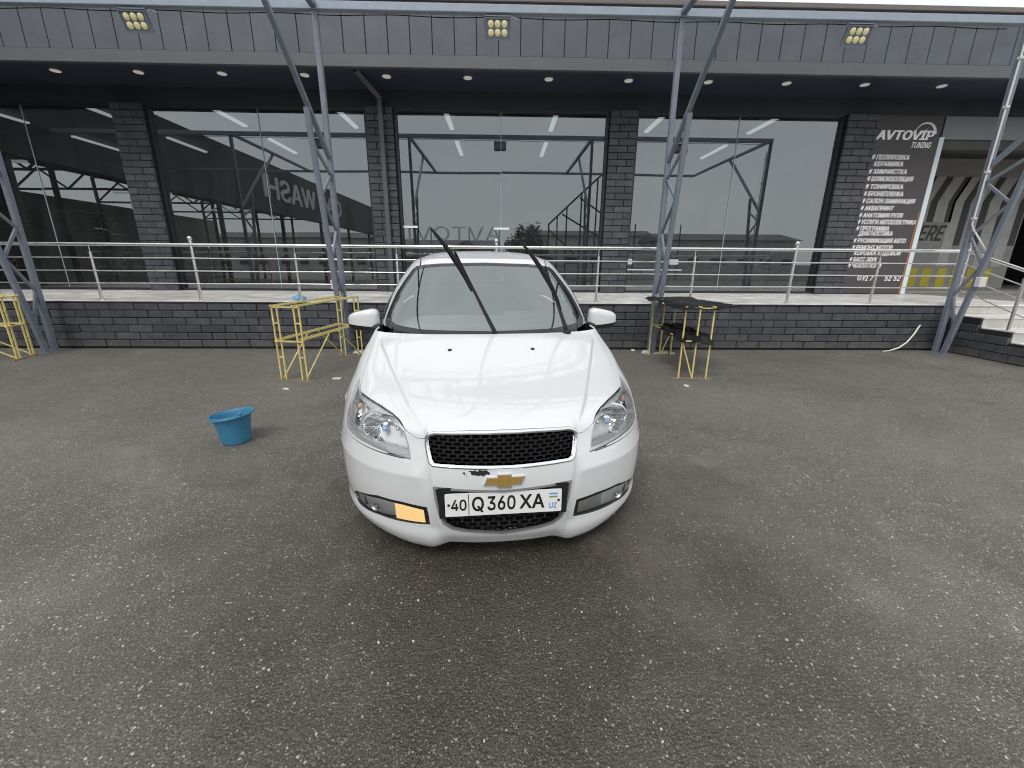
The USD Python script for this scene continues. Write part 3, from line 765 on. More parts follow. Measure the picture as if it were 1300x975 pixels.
    # ---- number plate
    def at_plate(m, u0, h0, lift):
        W = m.vertices.copy()
        m = m.copy(); m.vertices = np.stack([u0 + W[:, 0], .012 - lift - W[:, 2], h0 + W[:, 1]], 1); return m
    rb = rounded_box(.52, .112, .004, .006)
    npl = put('number_plate', at_plate(rb, -.26, .312, 0), 'plate_white', t)
    def letters(name, text, x0, y0, w, hgt, mat, bold=True):
        m = text_mesh(text, 1., .001, bold)
        lo_, hi_ = m.bounds
        W = m.vertices.copy()
        W[:, 0] = (W[:, 0] - lo_[0]) / (hi_[0] - lo_[0]) * w + x0 - .26
        W[:, 1] = (W[:, 1] - lo_[1]) / (hi_[1] - lo_[1]) * hgt + y0
        m.vertices = W
        put(name, at_plate(m, 0, .312, .0042), mat, npl)
    letters('plate_number', '40', .026, .028, .068, .056, 'ink_black', True)
    letters('plate_number', 'Q', .118, .016, .052, .078, 'ink_black', True)
    letters('plate_number', '360', .186, .022, .125, .072, 'ink_black', True)
    letters('plate_number', 'XA', .330, .022, .112, .072, 'ink_black', True)
    letters('plate_country', 'UZ', .464, .018, .034, .028, 'ink_blue', True)
    def flat(name, x, y, w, hh, mat):
        b = trimesh.creation.box((w, hh, .001)); b.apply_translation((x - .26, y, .0005)); put(name, at_plate(b, 0, .312, .0042), mat, npl)
    flat('plate_line', .1035, .056, .003, .104, 'ink_black')
    for k, c in enumerate(('ink_green', 'ink_white', 'ink_blue')):
        flat('plate_flag', .482, .076 + k * .0075, .038, .0074, c)
    for x, y in ((.016, .058), (.506, .058)):
        b = trimesh.creation.cylinder(.006, .003, sections=14); b.apply_translation((x - .26, y, .001)); put('screw', at_plate(b, 0, .312, .0042), 'gloss_black', npl)
    # ---- badge: gold cross-shaped badge with a chrome edge
    bw = [(-.089, -.017), (-.030, -.017), (-.030, -.029), (.030, -.029), (.030, -.017), (.074, -.017), (.089, .017), (.030, .017), (.030, .029), (-.030, .029), (-.030, .017), (-.074, .017)]
    def badge(poly, v0, dep):
        m = trimesh.creation.extrude_polygon(poly, dep, engine='earcut'); W = m.vertices.copy()
        m.vertices = np.stack([W[:, 0], v0 - W[:, 2] + .35 * W[:, 0] ** 2 + .10 * W[:, 1], .483 + W[:, 1]], 1); return m
    o = put('badge', badge(Polygon(bw).buffer(-.0035, join_style=2), .004, .011), 'gold', t)
    put('badge_edge', badge(Polygon(bw).buffer(.001, join_style=2).difference(Polygon(bw).buffer(-.0045, join_style=2)), .006, .012), 'chrome', o)
    # ---- washer nozzles, wipers lifted off the glass
    for sx in (-1, 1):
        put('washer_nozzle', super_blob((sx * .252, .885, .884), (.014, .02, .010), .8, 10), 'black_plastic', t)
    for piv, elbow, b0, bm, b1 in WIPERS:
        a = put('wiper_arm', trimesh.util.concatenate([tube_mesh([piv, np.add(piv, (-.012, -.004, .03)), np.add(piv, np.subtract(elbow, piv) * .30), np.add(piv, np.subtract(elbow, piv) * .62), elbow], [.016, .014, .0115, .008, .007]), tm(super_blob(np.add(piv, (.0, 0, -.005)), (.028, .022, .016), .8, 10))]), 'black_plastic', t)
        b0, b1 = np.array(b0), np.array(b1)
        mid = np.array(bm) * .45 + (b0 + b1) * .275
        put('wiper_blade', trimesh.util.concatenate([tube_mesh(list(CubicSpline([0, .45, 1], np.array([b0, mid, b1]))(np.linspace(0, 1, 9))), [.006, .009, .012, .014, .016, .014, .012, .010, .006]), tube_mesh([b0 + [.006, .012, 0], mid + [.006, .016, 0], b1 + [.006, .012, 0]], [.003, .004, .003], 6)]), 'rubber_black', a)
# ================================================================ the setting
G = 400.
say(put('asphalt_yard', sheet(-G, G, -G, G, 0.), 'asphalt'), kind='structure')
DP, DW, DZ = 6.97, 9.70, .785            # front of the plinth, plane of the glass, top of the deck
PIL = [(-7.70, -7.08), (-2.74, -2.19), (2.18, 2.74), (7.07, 7.74)]

def brick(x0, x1, y, z0, z1, depth=.05, ch=.007):
    """A split-faced brick whose face looks along -y, a little uneven."""
    o = RNG.uniform(-.005, .006)
    return box(x0, x1, y - o, y + depth, z0, z1, ch)

def brick_wall(parent, x0, x1, y, z0, z1, ch, length=.39, joint=.011, first=0.):
    rows = int(round((z1 - z0) / ch))
    hgt = (z1 - z0) / rows
    for r in range(rows):
        x = x0 - (0 if (r + first) % 2 == 0 else length / 2) - (0 if x1 - x0 < 1 else RNG.uniform(0, .06))
        while x < x1 - .02:
            a, b = max(x, x0), min(x + length, x1)
            if b - a > .035:
                put('brick', brick(a + joint / 2, b - joint / 2, y, z0 + r * hgt + joint / 2, z0 + (r + 1) * hgt - joint / 2), BRICKS[RNG.choice(4, p=[.35, .3, .2, .15])], parent)
            x += length

# ---- plinth under the deck
plinth = thing('brick_plinth', 'low dark grey brick plinth carrying the raised tiled deck', 'wall')
put('core', box(-11.2, 7.60, DP + .022, DP + .3, -.2, DZ - .035), 'mortar', plinth)
brick_wall(plinth, -10.4, 7.56, DP, .03, .75, .12)
put('coping', box(-11.2, 7.64, DP - .012, DP + .3, .752, DZ - .012, .004), 'deck_edge', plinth)
# ---- deck of pale tiles
deck = say(UsdGeom.Xform.Define(stage, '/World/tiled_deck').GetPrim(), kind='structure')
put('deck_bed', box(-14, 22, DP + .035, 17.5, DZ - .3, DZ - .006), 'tile_joint', deck)
ts = .60
for i in range(int(21.5 / ts)):
    for j in range(5):
        x0, y0 = -11.4 + i * ts, DP - .01 + j * ts
        if x0 > 9.9:
            continue
        y1 = min(y0 + ts, DW + .3)
        put('tile', box(x0 + .002, x0 + ts - .002, y0 + .002, y1 - .002, DZ - .02, DZ + RNG.uniform(-.001, .001), .0015), f'tile_{RNG.integers(3)}', deck)
# ================================================================ the shop
shop = thing('tuning_shop', 'dark brick and glass tuning shop front with grey metal fascia', 'building')
put('wall', join(box(-13.5, 9.22, DW - .03, DW + .25, 4.39, 4.70), box(9.22, 22, DW + .03, DW + .25, 4.41, 4.70)), 'wall_dark', shop)
put('wall', box(7.74, 9.20, DW - .01, DW + .25, DZ, 4.387), 'wall_dark', shop)
put('roof', join(box(-16, 22, 8.56, 18, 5.30, 5.36)), 'roof_cap', shop)
put('room_wall', join(box(-13.7, -13.5, DW, 17.5, DZ, 4.7), box(9.0, 9.2, DW + .26, 17.5, DZ, 4.68)), 'room_wall', shop)
put('room_wall', box(-13.5, 9.0, 17.3, 17.5, DZ, 4.68), 'room_wall', shop)
put('room_floor', sheet(-13.5, 9.0, DW + .31, 17.3, DZ + .002), 'room_floor', shop)
put('room_ceiling', box(-13.5, 9.0, DW + .26, 17.3, 4.68, 4.72), 'room_ceiling', shop)
# soffit in long panels
xs = np.arange(-15.75, 22.8, 3.5)
for a, b in zip(xs[:-1], xs[1:]):
    put('soffit_panel', box(a + .003, b - .003, 8.56, DW + .2, 4.70, 4.73), 'soffit', shop)
# fascia: standing panels with a seam each, trim below, cap above
put('fascia_back', box(-16, 22, 8.53, 8.58, 4.66, 5.58), 'fascia_dark', shop)
pw = .3775
k0 = int((12 - .066) / pw)
for i in range(-k0, k0 + 1):
    x0 = -.066 + i * pw
    put('fascia_panel', box(x0 + .007, x0 + pw - .007, 8.50 + RNG.uniform(-.002, .002), 8.526, 4.835, 5.53, .004), 'fascia_grey', shop)
put('fascia_trim', box(-16, 22, 8.478, 8.56, 4.64, 4.828, .004), 'fascia_trim', shop)
put('roof_cap', box(-16, 22, 8.43, 8.62, 5.585, 5.665, .01), 'roof_cap', shop)
put('cap_flashing', box(-16, 22, 8.47, 8.60, 5.535, 5.582), 'fascia_trim', shop)
# brick pillars
for k, (a, b) in enumerate(PIL):
    pil = put('brick_pillar', box(a + .012, b - .012, DW - .135, DW + .2, DZ, 4.39), 'mortar', shop)
    brick_wall(pil, a, b, DW - .16, DZ + .004, 4.386, .1285, .39, .011, k)
# windows: frame, panes with a clear joint between them
WINS = [(-13.3, -7.70, (-9.55,)), (-7.08, -2.74, (-4.92,)), (-2.19, 2.18, (-.03,)), (2.74, 7.07, (4.90,))]
for k, (a, b, js) in enumerate(WINS):
    fr = put('window_frame', join(box(a, b, DW - .06, DW + .06, 4.345, 4.388), box(a, b, DW - .06, DW + .06, DZ + .001, DZ + .05), box(a, a + .05, DW - .06, DW + .06, DZ + .05, 4.345), box(b - .05, b, DW - .06, DW + .06, DZ + .05, 4.345)), 'frame_dark', shop)
    xs = [a + .05, *js, b - .05]
    for i, (p, q) in enumerate(zip(xs[:-1], xs[1:])):
        W = 14
        gx, gz = np.meshgrid(np.linspace(p + .006, q - .006, W), np.linspace(DZ + .05, 4.345, W))
        tilt = [.0022, -.0020][i % 2] * (1 if k % 2 else -1)
        gy = DW + tilt * (gx - (p + q) / 2) + .0016 * (noise(np.stack([gx * .8 + 7 * k, gz * .8, gx * 0 + i], -1), 3) - .5)
        V = np.stack([gx, gy, gz], -1).reshape(-1, 3)
        ii = np.arange(W * W).reshape(W, W)
        qd = np.stack([ii[:-1, :-1], ii[:-1, 1:], ii[1:, 1:], ii[1:, :-1]], -1).reshape(-1, 4)
        F = np.vstack([qd[:, [0, 1, 2]], qd[:, [0, 2, 3]]])
        put('pane', (V, vnormals(V, F), F), 'shop_glass', fr)
    for x in js:
        put('glass_joint', box(x - .006, x + .006, DW - .012, DW + .004, DZ + .05, 4.345), 'seam_glass', fr)
for x, z in ((-.02, 2.13), (-2.0, 2.15)):
    b = box(x - .17, x + .17, DW - .022, DW - .016, z - .022, z + .022)
    put('door_sticker', b, 'sticker', shop)
# downpipe in the second pier
say(put('downpipe', join(bar((-2.62, 8.75, 4.69), (-2.41, 9.46, 4.50), .085, .065), bar((-2.41, 9.47, 4.53), (-2.41, 9.47, DZ), .085, .065)), 'pipe_grey'), 'grey square drainpipe bending down from the soffit along a brick pillar', 'drainpipe')
# lintel and open bay at the right
put('bay_lintel', box(9.23, 22, DW - .02, DW + .02, 3.98, 4.405), 'lintel_grey', shop)
put('shutter_box', box(9.23, 22, DW + .03, DW + .3, 3.80, 3.975), 'garage_dark', shop)
bay = put('bay_wall', box(9.2, 14.85, 12.45, 12.7, DZ, 4.4), 'garage_grey', shop)
put('bay_ceiling', box(9.2, 22, DW + .26, 15.5, 4.25, 4.40), 'garage_dark', shop)
put('bay_floor', sheet(9.21, 22, DW + .31, 17, DZ + .003), 'garage_grey', shop)
put('bay_side', box(20, 20.2, DW, 17, DZ, 4.7), 'garage_dark', shop)
put('bay_end', box(14.4, 22, 15.5, 15.7, DZ, 4.4), 'void_black', shop)
def on_bay(poly, y, mat, name):
    m = trimesh.creation.extrude_polygon(Polygon(poly), .003, engine='earcut')
    W = m.vertices.copy(); m.vertices = np.stack([W[:, 0], y - W[:, 2], W[:, 1]], 1)
    put(name, m, mat, bay)
for x, z0 in ((11.25, 2.62), (11.72, 2.62), (12.24, 2.62), (12.68, 1.42), (13.22, 1.42), (13.76, 1.42), (14.30, 1.42)):
    w = .31
    on_bay([(x, z0), (x + w, z0), (x + w, 3.16), (x + w + .28, 3.80), (x + .28, 3.80), (x, 3.16)], 12.446, 'garage_light', 'chevron')
    z0 = 2.62 if z0 > 2 else 2.0
    on_bay([(x + w + .01, z0), (x + w + .20, z0), (x + w + .20, 3.16), (x + w + .48, 3.80), (x + w + .29, 3.80), (x + w + .01, 3.16)], 12.446, 'garage_dark', 'chevron')
for x in (11.9, 12.33, 12.78, 13.22, 13.68, 14.12):
    on_bay([(x, .83), (x + .27, .83), (x + .27, 1.36), (x, 1.36)], 12.446, 'paint_yellow', 'yellow_block')
m = text_mesh('HERE', 1., .004, True); W = m.vertices.copy(); lo, hi = m.bounds
m.vertices = np.stack([11.60 + (W[:, 0] - lo[0]) / (hi[0] - lo[0]) * 1.0 + .10 * W[:, 1], 12.444 - W[:, 2], W[:, 1] * .40 + 2.13], 1)
put('painted_word', m, 'ink_black', bay)
# interior strip lights
for x in (-11.5, -9, -6.3, -3.6, -1.25, 1.2, 3.6, 6.2):
    for y in (11.0, 13.6):
        w_ = ('leftmost dark', 'second', 'middle', 'fourth')[int((x > -8) + (x > -3) + (x > 2.5))]
        say(put('tube_lamp', box(x - .05, x + .05, y - .75, y + .75, 4.58, 4.62), 'tube_light'), f"white strip lamp of the {'nearer' if y < 12 else 'farther'} row behind the {'left' if x in (-11.5, -6.3, -1.25, 3.6) else 'right'} half of the {w_} window", 'ceiling lamp', 'strip lamps inside the shop')

# ================================================================ banner
ban = thing('banner', 'tall dark banner listing workshop services beside the open bay', 'sign')
put('panel', box(7.75, 9.12, DW - .085, DW - .055, .80, 4.385), 'banner', ban)
put('light_strip', box(9.125, 9.225, DW - .095, DW - .02, .80, 4.0), 'strip_white', ban)
put('brown_strip', box(9.07, 9.12, DW - .093, DW - .086, .80, 2.55), 'strip_brown', ban)
def write(text, x, z, hgt, width=None, parent=ban, y=DW - .0865, mat='print_white', name='lettering', slant=.20, bold=True):
    m = text_mesh(text, 1., .002, bold); W = m.vertices.copy()
    lo, hi = m.bounds
    s = width / (hi[0] - lo[0]) if width else hgt
    m.vertices = np.stack([x + (W[:, 0] - lo[0]) * s + slant * W[:, 1] * hgt, y - W[:, 2], z + W[:, 1] * hgt], 1)
    return put(name, m, mat, parent)
for dx, dy in ((0, 0), (.010, -.0012), (.018, -.0024)):
    write('AVTOVIP', 7.77 + dx, 3.945, .165, 1.19, slant=.2, y=DW - .0865 + dy)
write('TUNING', 8.55, 3.795, .105, .42, slant=.2)
# the dial drawn over the name
arc = []
for k in range(14):
    a0 = math.radians(176 - k * 12.6); r1, r2 = .235, .235 - (.012 + .004 * k)
    cx, cz = 8.74, 4.05
    a1 = a0 - math.radians(10.5)
    arc.append(Polygon([(cx + r1 * math.cos(a), cz + r1 * .95 * math.sin(a)) for a in np.linspace(a0, a1, 4)] + [(cx + r2 * math.cos(a), cz + r2 * .95 * math.sin(a)) for a in np.linspace(a1, a0, 4)]))
arc.append(Polygon([(8.60, 4.03), (8.62, 4.02), (8.80, 4.19)]))
m = join([trimesh.creation.extrude_polygon(p, .002, engine='earcut') for p in arc]); W = m.vertices.copy(); m.vertices = np.stack([W[:, 0] + .06, DW - .0865 - W[:, 2], W[:, 1]], 1)
put('dial_emblem', m, 'print_white', ban)
BANNER_Z = [3.567, 3.44, 3.292, 3.152, 2.999, 2.856, 2.715, 2.569, 2.426, 2.289, 2.158, 2.051, 1.902, 1.757, 1.639, 1.503, 1.371, 1.088]
rows = ['# ПОЛИРОВКА', 'КЕРАМИКА', '# ХИМЧИСТКА', '# ШУМОИЗОЛЯЦИЯ', '# ТОНИРОВКА', '# БРОНЕПЛЕНКА', '# САЛОН ЛАМИНАЦИЯ', '# АКВАПРИНТ', '# АНАТОМИЯ РУЛЯ', '# УСЛУГИ АВТОЕЛЕКТРИКА', '# ПРОГРАММА', 'ДИАГНОСТИКА', '# РУСИФИКАЦИЯ АВТО', '# РЕМОНТ МОТОР', 'КОРОБКА ХОДОВОЙ', '# БАСС ЗВУК', '# ЧЕХОЛ ПОЛИ']
wid = [.80, .62, .82, .98, .82, .86, 1.14, .72, .95, 1.29, .73, .75, 1.16, .90, 1.03, .62, .74]
for t_, w_, z_ in zip(rows, wid, BANNER_Z):
    write(t_, 7.765 + (.0 if t_[0] == '#' else .085), z_, .090, w_ * 1.02, bold=True)
write('91 7', 8.16, BANNER_Z[-1], .105, .24)
write('52 52', 8.68, BANNER_Z[-1], .105, .36)
ph = trimesh.creation.annulus(.036, .048, .002, sections=24); W = ph.vertices.copy(); ph.vertices = np.stack([W[:, 0] + 8.10, DW - .0865 - W[:, 2], W[:, 1] + BANNER_Z[-1] + .05], 1)
hs = trimesh.creation.extrude_polygon(LineString([(-.016, .018), (-.012, -.002), (.004, -.016), (.018, -.014)]).buffer(.006), .002, engine='earcut'); W = hs.vertices.copy(); hs.vertices = np.stack([W[:, 0] + 8.10, DW - .0865 - W[:, 2], W[:, 1] + BANNER_Z[-1] + .05], 1)
put('phone_emblem', join(ph, hs), 'print_white', ban)

# ================================================================ lamps in the soffit
DL = ['far left above the dark window', 'left of the drainpipe', 'right']
dark_names = ['above the leftmost dark window', 'above the brick pillar left of the lettered reflection', 'above the left part of the second window', 'between the two tubes of the left lattice column', 'just right of the drainpipe top', 'above the left half of the middle window', 'above the right half of the middle window', 'above the pillar right of the middle window', 'just right of the right lattice column brace', 'above the right part of the fourth window', 'above the banner logo', 'above the grey lintel of the open bay']
for i, x in enumerate((-8.07, -6.60, -5.11, -3.62, -2.13, -.64, .86, 2.35, 3.85, 5.34, 6.84, 8.33)):
    o = thing('downlight', 'small round soffit lamp ' + dark_names[i], 'downlight', 'round lamps in the soffit', (x, 9.0, 4.70))
    c = trimesh.creation.cylinder(.075, .02, sections=24); c.apply_translation((0, 0, -.008)); put('lens', c, 'lamp_off_glow', o)
    put('ring', trimesh.util.concatenate([trimesh.creation.annulus(.076, .09, .016, sections=24)]), 'painted_steel', o)
# ================================================================ awning frame: lattice columns, rafters, beams
CY_, TOP = 6.78, 4.665
COLX = [-7.19, -2.50, 2.44, 7.30]
beam = thing('frame_beam', 'long grey steel beam across the column tops in front of the fascia', 'beam')
put('tube', box(-14.2, 7.34, CY_ - .05, CY_ + .05, TOP - .05, TOP + .045, .006), 'painted_steel_light', beam)
put('cable', tube_mesh([(x, CY_ + .01, TOP - .075 - .018 * math.sin(x * 2.1) ** 2) for x in np.linspace(-9, 7, 80)], .006, 5), 'rubber_black', beam)
say(put('outer_beam', box(-14.2, 7.34, 2.05, 2.13, TOP - .02, TOP + .05), 'painted_steel'), 'grey steel outer beam of the awning frame above the parked car', 'beam')
cl = ['grey lattice column at the left edge behind the cropped yellow trestle', 'grey lattice column rising behind the yellow trestle left of the car', 'grey lattice column rising behind the trestle with the black tarp', 'grey lattice column by the stairs carrying a small white switch box']
for i, x in enumerate(COLX):
    c = thing('lattice_column', cl[i], 'column', 'lattice columns of the awning frame', (x, CY_, 0))
    put('upright', box(-.035, .035, -.035, .035, 0, TOP - .052, .005), 'painted_steel', c)
    foot, top = np.array([0, -.13, 0]), np.array([0, -.62, 3.30])
    put('flared_tube', bar(foot, top, .06), 'painted_steel', c)
    hz = [.45, .95, 1.42, 1.86, 2.28, 2.62, 2.90]
    for k in range(len(hz) - 1):
        f = lambda z: foot + (top - foot) * z / top[2]
        a, b = (np.array([0, -.03, hz[k]]), f(hz[k + 1]) + [0, .02, 0]) if k % 2 else (f(hz[k]) + [0, .02, 0], np.array([0, -.03, hz[k + 1]]))
        put('lacing_bar', bar(a, b, .034), 'painted_steel', c)
    put('knee_brace', bar((0, -.03, 2.86), (0, -2.05, TOP - .04), .055), 'painted_steel', c)
    put('rafter', bar((0, -.052, TOP), (0, -4.64, TOP + .01), .06, .08), 'painted_steel', c)
    put('base_plate', box(-.09, .09, -.20, .08, 0, .012), 'painted_steel', c)
    if i == 3:
        put('conduit', tube_mesh([(-.05, -.05, 4.4), (-.05, -.05, 2.02), (-.02, -.07, 1.95), (.05, -.28, 1.62), (.055, -.31, 1.55), (.05, -.285, 1.28)], .012), 'conduit', c)
        put('switch_box', box(-.045, .065, -.40, -.32, 1.10, 1.25, .008), 'conduit', c)
        for z in (4.2, 3.6, 2.75, 2.1):
            put('pipe_clip', box(-.075, -.025, -.075, -.03, z, z + .03), 'conduit', c)
    if i == 1:
        put('switch_box', box(-.11, -.05, -.19, -.13, 1.0, 1.14, .006), 'conduit', c)
# floodlights
fl = ['LED floodlight on the beam left of the left lattice column', 'LED floodlight on the beam above the middle window', 'LED floodlight on the beam right of the right lattice column']
for i, x in enumerate((-4.85, -.065, 4.88)):
    o = thing('floodlight', 'square six lens ' + fl[i], 'floodlight', 'floodlights on the frame beam', (x, CY_ - .06, TOP - .10))
    T = trimesh.transformations.rotation_matrix(math.radians(25), [1, 0, 0], (0, 0, -.02))
    def tilt(m):
        m.apply_transform(T); return m
    put('body', tilt(box(-.165, .165, -.02, .045, -.235, -.02, .006)), 'flood_body', o)
    put('rim', tilt(join(box(-.172, .172, -.032, -.018, -.026, -.010), box(-.172, .172, -.032, -.018, -.25, -.222), box(-.172, -.158, -.032, -.018, -.222, -.026), box(.158, .172, -.032, -.018, -.222, -.026))), 'painted_steel', o)
    for r in range(2):
        for k in range(3):
            m = super_blob(((k - 1) * .092, -.022, -.078 - r * .092), (.040, .016, .043), 1., 10)
            put('lens', tilt(tm(m)), 'led_yellow', o, smooth=True)
    put('bracket', join(tilt(box(-.18, -.174, -.01, .02, -.14, .02)), tilt(box(.174, .18, -.01, .02, -.14, .02)), box(-.18, .18, -.005, .02, .0, .012)), 'painted_steel', o)
    put('lead', tube_mesh([(.12, .03, -.03), (.20, .05, .02), (.28, .06, .0)], .006, 5), 'conduit', o)

# ================================================================ railing
RY = 7.06
rail = thing('steel_railing', 'polished stainless steel railing along the front edge of the deck', 'railing')
tall = (-11.3, -8.1, -4.915, -.10, 4.79, 7.68)
xs = [-9.7, -8.1, -6.50, -4.915, -3.31, -1.70, -.10, 1.56, 3.14, 4.79, 6.22]
for x in xs:
    t = any(abs(x - y) < .01 for y in tall)
    p = put('post', join(bar((x, RY, DZ), (x, RY, 1.70 if t else 1.53), .05 if t else .042, n=14)), 'steel', rail, smooth=40)
    put('base_flange', bar((x, RY, DZ), (x, RY, DZ + .012), .10, n=18), 'steel', p)
    if t:
        put('ball', super_blob((x, RY, 1.745), (.036, .036, .036), 1., 12), 'steel', p)
        put('collar', bar((x, RY, 1.69), (x, RY, 1.712), .062, n=14), 'steel', p)
    else:
        put('pin', bar((x, RY, 1.52), (x, RY, 1.63), .014, n=8), 'steel', p)
put('handrail', bar((-11.4, RY, 1.648), (7.66, RY, 1.648), .05, n=16), 'steel', rail, smooth=40)
for z in (1.445, 1.248, 1.055):
    put('rail', bar((-11.4, RY - .03, z), (7.66, RY - .03, z), .019, n=10), 'steel', rail, smooth=40)
# ---- stairs to the right
stair = say(UsdGeom.Xform.Define(stage, '/World/stairs').GetPrim(), kind='structure')
SX = 7.66
ys = [DP + .03, 6.50, 6.05, 5.60, 5.15, 4.70]
zt = [.785, .628, .471, .314, .157]
for k in range(5):
    z = zt[k]
    y1 = DP + .30 if k == 0 else ys[k - 1] + .0
    y0 = ys[k] + (.0 if k else 0)
    if k:
        put('step_core', box(SX, 11.5, y0 + .012, y1 + .02 if k > 1 else y1 - .03, -.1, z - .022), 'tile_joint', stair)
        x = SX - .02
        while x < 11.4:
            put('tread_tile', box(x + .002, x + .598, y0 - .015, y1 + .005, z - .02, z, .003), f'tile_{RNG.integers(3)}', stair)
            put('riser_tile', box(x + .002, x + .598, y0, y0 + .011, z - .155, z - .022), 'stair_tile', stair)
            x += .6
x = SX - .02
while x < 11.4:
    put('riser_tile', box(x + .002, x + .598, DP + .018, DP + .029, .632, .763), 'stair_tile', stair)
    x += .6
# stepped brick cheek of the stairs
cheek = thing('stair_cheek', 'stepped dark brick side wall of the stairs at the right edge', 'wall')
cm = []
for k in range(1, 5):
    ya, yb = ys[k], ys[k - 1]
    cm.append(box(SX - .055, SX - .022, ya + .01, yb + (.0 if k > 1 else -.03), -.1, zt[k] - .024))
put('core', join(cm), 'mortar', cheek)
nr = 5
for k in range(1, 5):
    pass
for r in range(5):
    z0, z1 = .005 + r * .1255, .005 + (r + 1) * .1255
    yend = min([ys[k] for k in range(1, 5) if zt[k] - .02 >= z1 - .02] or [9])
    if yend > 8:
        continue
    y = DP - .01 - (.0 if r % 2 == 0 else .19)
    y = DP + (.0 if r % 2 else .19)
    while y > yend + .03:
        a, b = max(y - .39, yend), min(y, DP - .005)
        if b - a > .04:
            o = RNG.uniform(-.004, .005)
            put('brick', box(SX - .075 - o, SX - .02, a + .005, b - .005, z0 + .005, z1 - .005, .006), BRICKS[RNG.choice(4, p=[.35, .3, .2, .15])], cheek)
        y -= .39
sr = thing('stair_railing', 'stainless steel stair railing sloping down from the corner post', 'railing')
sl = -.345
def on(y, z):
    return (SX + .02, y, z + (RY - y) * sl)
p = put('post', bar((7.68, RY, DZ), (7.68, RY, 1.70), .05, n=14), 'steel', sr, smooth=40)
put('ball', super_blob((7.68, RY, 1.745), (.036, .036, .036), 1., 12), 'steel', p)
p = put('post', bar((7.68, 6.17, .471), (7.68, 6.17, 1.24), .046, n=14), 'steel', sr, smooth=40)
put('pin', bar((7.68, 6.17, 1.24), (7.68, 6.17, 1.34), .014, n=8), 'steel', p)
put('post', bar((7.68, 4.9, .157), (7.68, 4.9, .82), .046, n=14), 'steel', sr, smooth=40)
put('handrail', bar(on(RY, 1.648), on(4.6, 1.648), .05, n=16), 'steel', sr, smooth=40)
for z in (1.445, 1.248, 1.04):
    put('rail', bar(on(RY, z), on(4.7, z), .019, n=10), 'steel', sr, smooth=40)

# ================================================================ trestles of thin yellow tube
def trestle(name, label, n0, n1, h0=.88, mid=.485, pairs=True, width=.34, struts=True):
    """n0, n1: the ground points at the middle of the near and the far end; two ladder legs at each end."""
    t = thing(name, label, 'trestle', 'yellow work trestles')
    n0, n1 = np.array([*n0, 0.]), np.array([*n1, 0.])
    d = (n1 - n0) / np.linalg.norm(n1 - n0)
    s = np.array([d[1], -d[0], 0])
    Z = np.array([0, 0, 1.])
    w = .016
    for e in (n0, n1):
        offs = (-.17, -.105, .105, .17) if pairs else (-.17, 0., .17)
        for o in offs:
            put('leg', bar(e + s * o, e + s * o + Z * h0, w), 'yellow_paint', t)
        if pairs:
            for a, b in ((-.17, -.105), (.105, .17)):
                for z in (.29, .485, .70):
                    put('rung', bar(e + s * (a + .008) + Z * z, e + s * (b - .008) + Z * z, w * .9), 'yellow_paint', t)
        put('cross_bar', bar(e + s * -.178 + Z * (h0 + .008), e + s * .178 + Z * (h0 + .008), w), 'yellow_paint', t)
        put('cross_bar', bar(e - d * .014 + s * -.178 + Z * mid, e - d * .014 + s * .178 + Z * mid, w), 'yellow_paint', t)
        put('foot_bar', bar(e + s * -.25 + Z * .008, e + s * .25 + Z * .008, .022, .016), 'rusty_foot', t)
    for o in (-.17, -.105, .105, .17) if pairs else (-.17, 0., .17):
        put('top_bar', bar(n0 + s * o + Z * (h0 + .024) - d * .03, n1 + s * o + Z * (h0 + .024) + d * .03, w), 'yellow_paint', t)
        put('shelf_bar', bar(n0 + s * o * .98 + Z * (mid + .016), n1 + s * o * .98 + Z * (mid + .016), w), 'yellow_paint', t)
    for o in (-.15, .15) if struts else ():
        m = (n0 + n1) / 2
        put('strut', bar(n0 + s * o + Z * .03 + d * .02, m + s * o + Z * (mid - .004) - d * .12, .014), 'yellow_paint', t)
        put('strut', bar(n1 + s * o + Z * .03 - d * .02, m + s * o + Z * (mid - .004) + d * .12, .014), 'yellow_paint', t)
    if not struts:
        put('strut', bar(n0 + s * -.165 + Z * (mid - .03) - d * .012, n0 + s * -.01 + Z * .02 - d * .012, .014), 'yellow_paint', t)
        put('strut', bar(n1 + s * .165 + Z * (mid - .03) - d * .012, n1 + s * .01 + Z * .02 - d * .012, .014), 'yellow_paint', t)
    return t
trestle('work_trestle', 'empty yellow tube trestle on the asphalt left of the white car', (-2.54, 5.0), (-2.34, 6.46))
trestle('work_trestle', 'yellow tube trestle right of the car under a black tarp', (2.41, 5.09), (2.52, 6.53), pairs=False, struts=False)
trestle('work_trestle', 'yellow tube trestle cropped by the left edge of the picture', (-8.7, 5.75), (-7.08, 6.25))

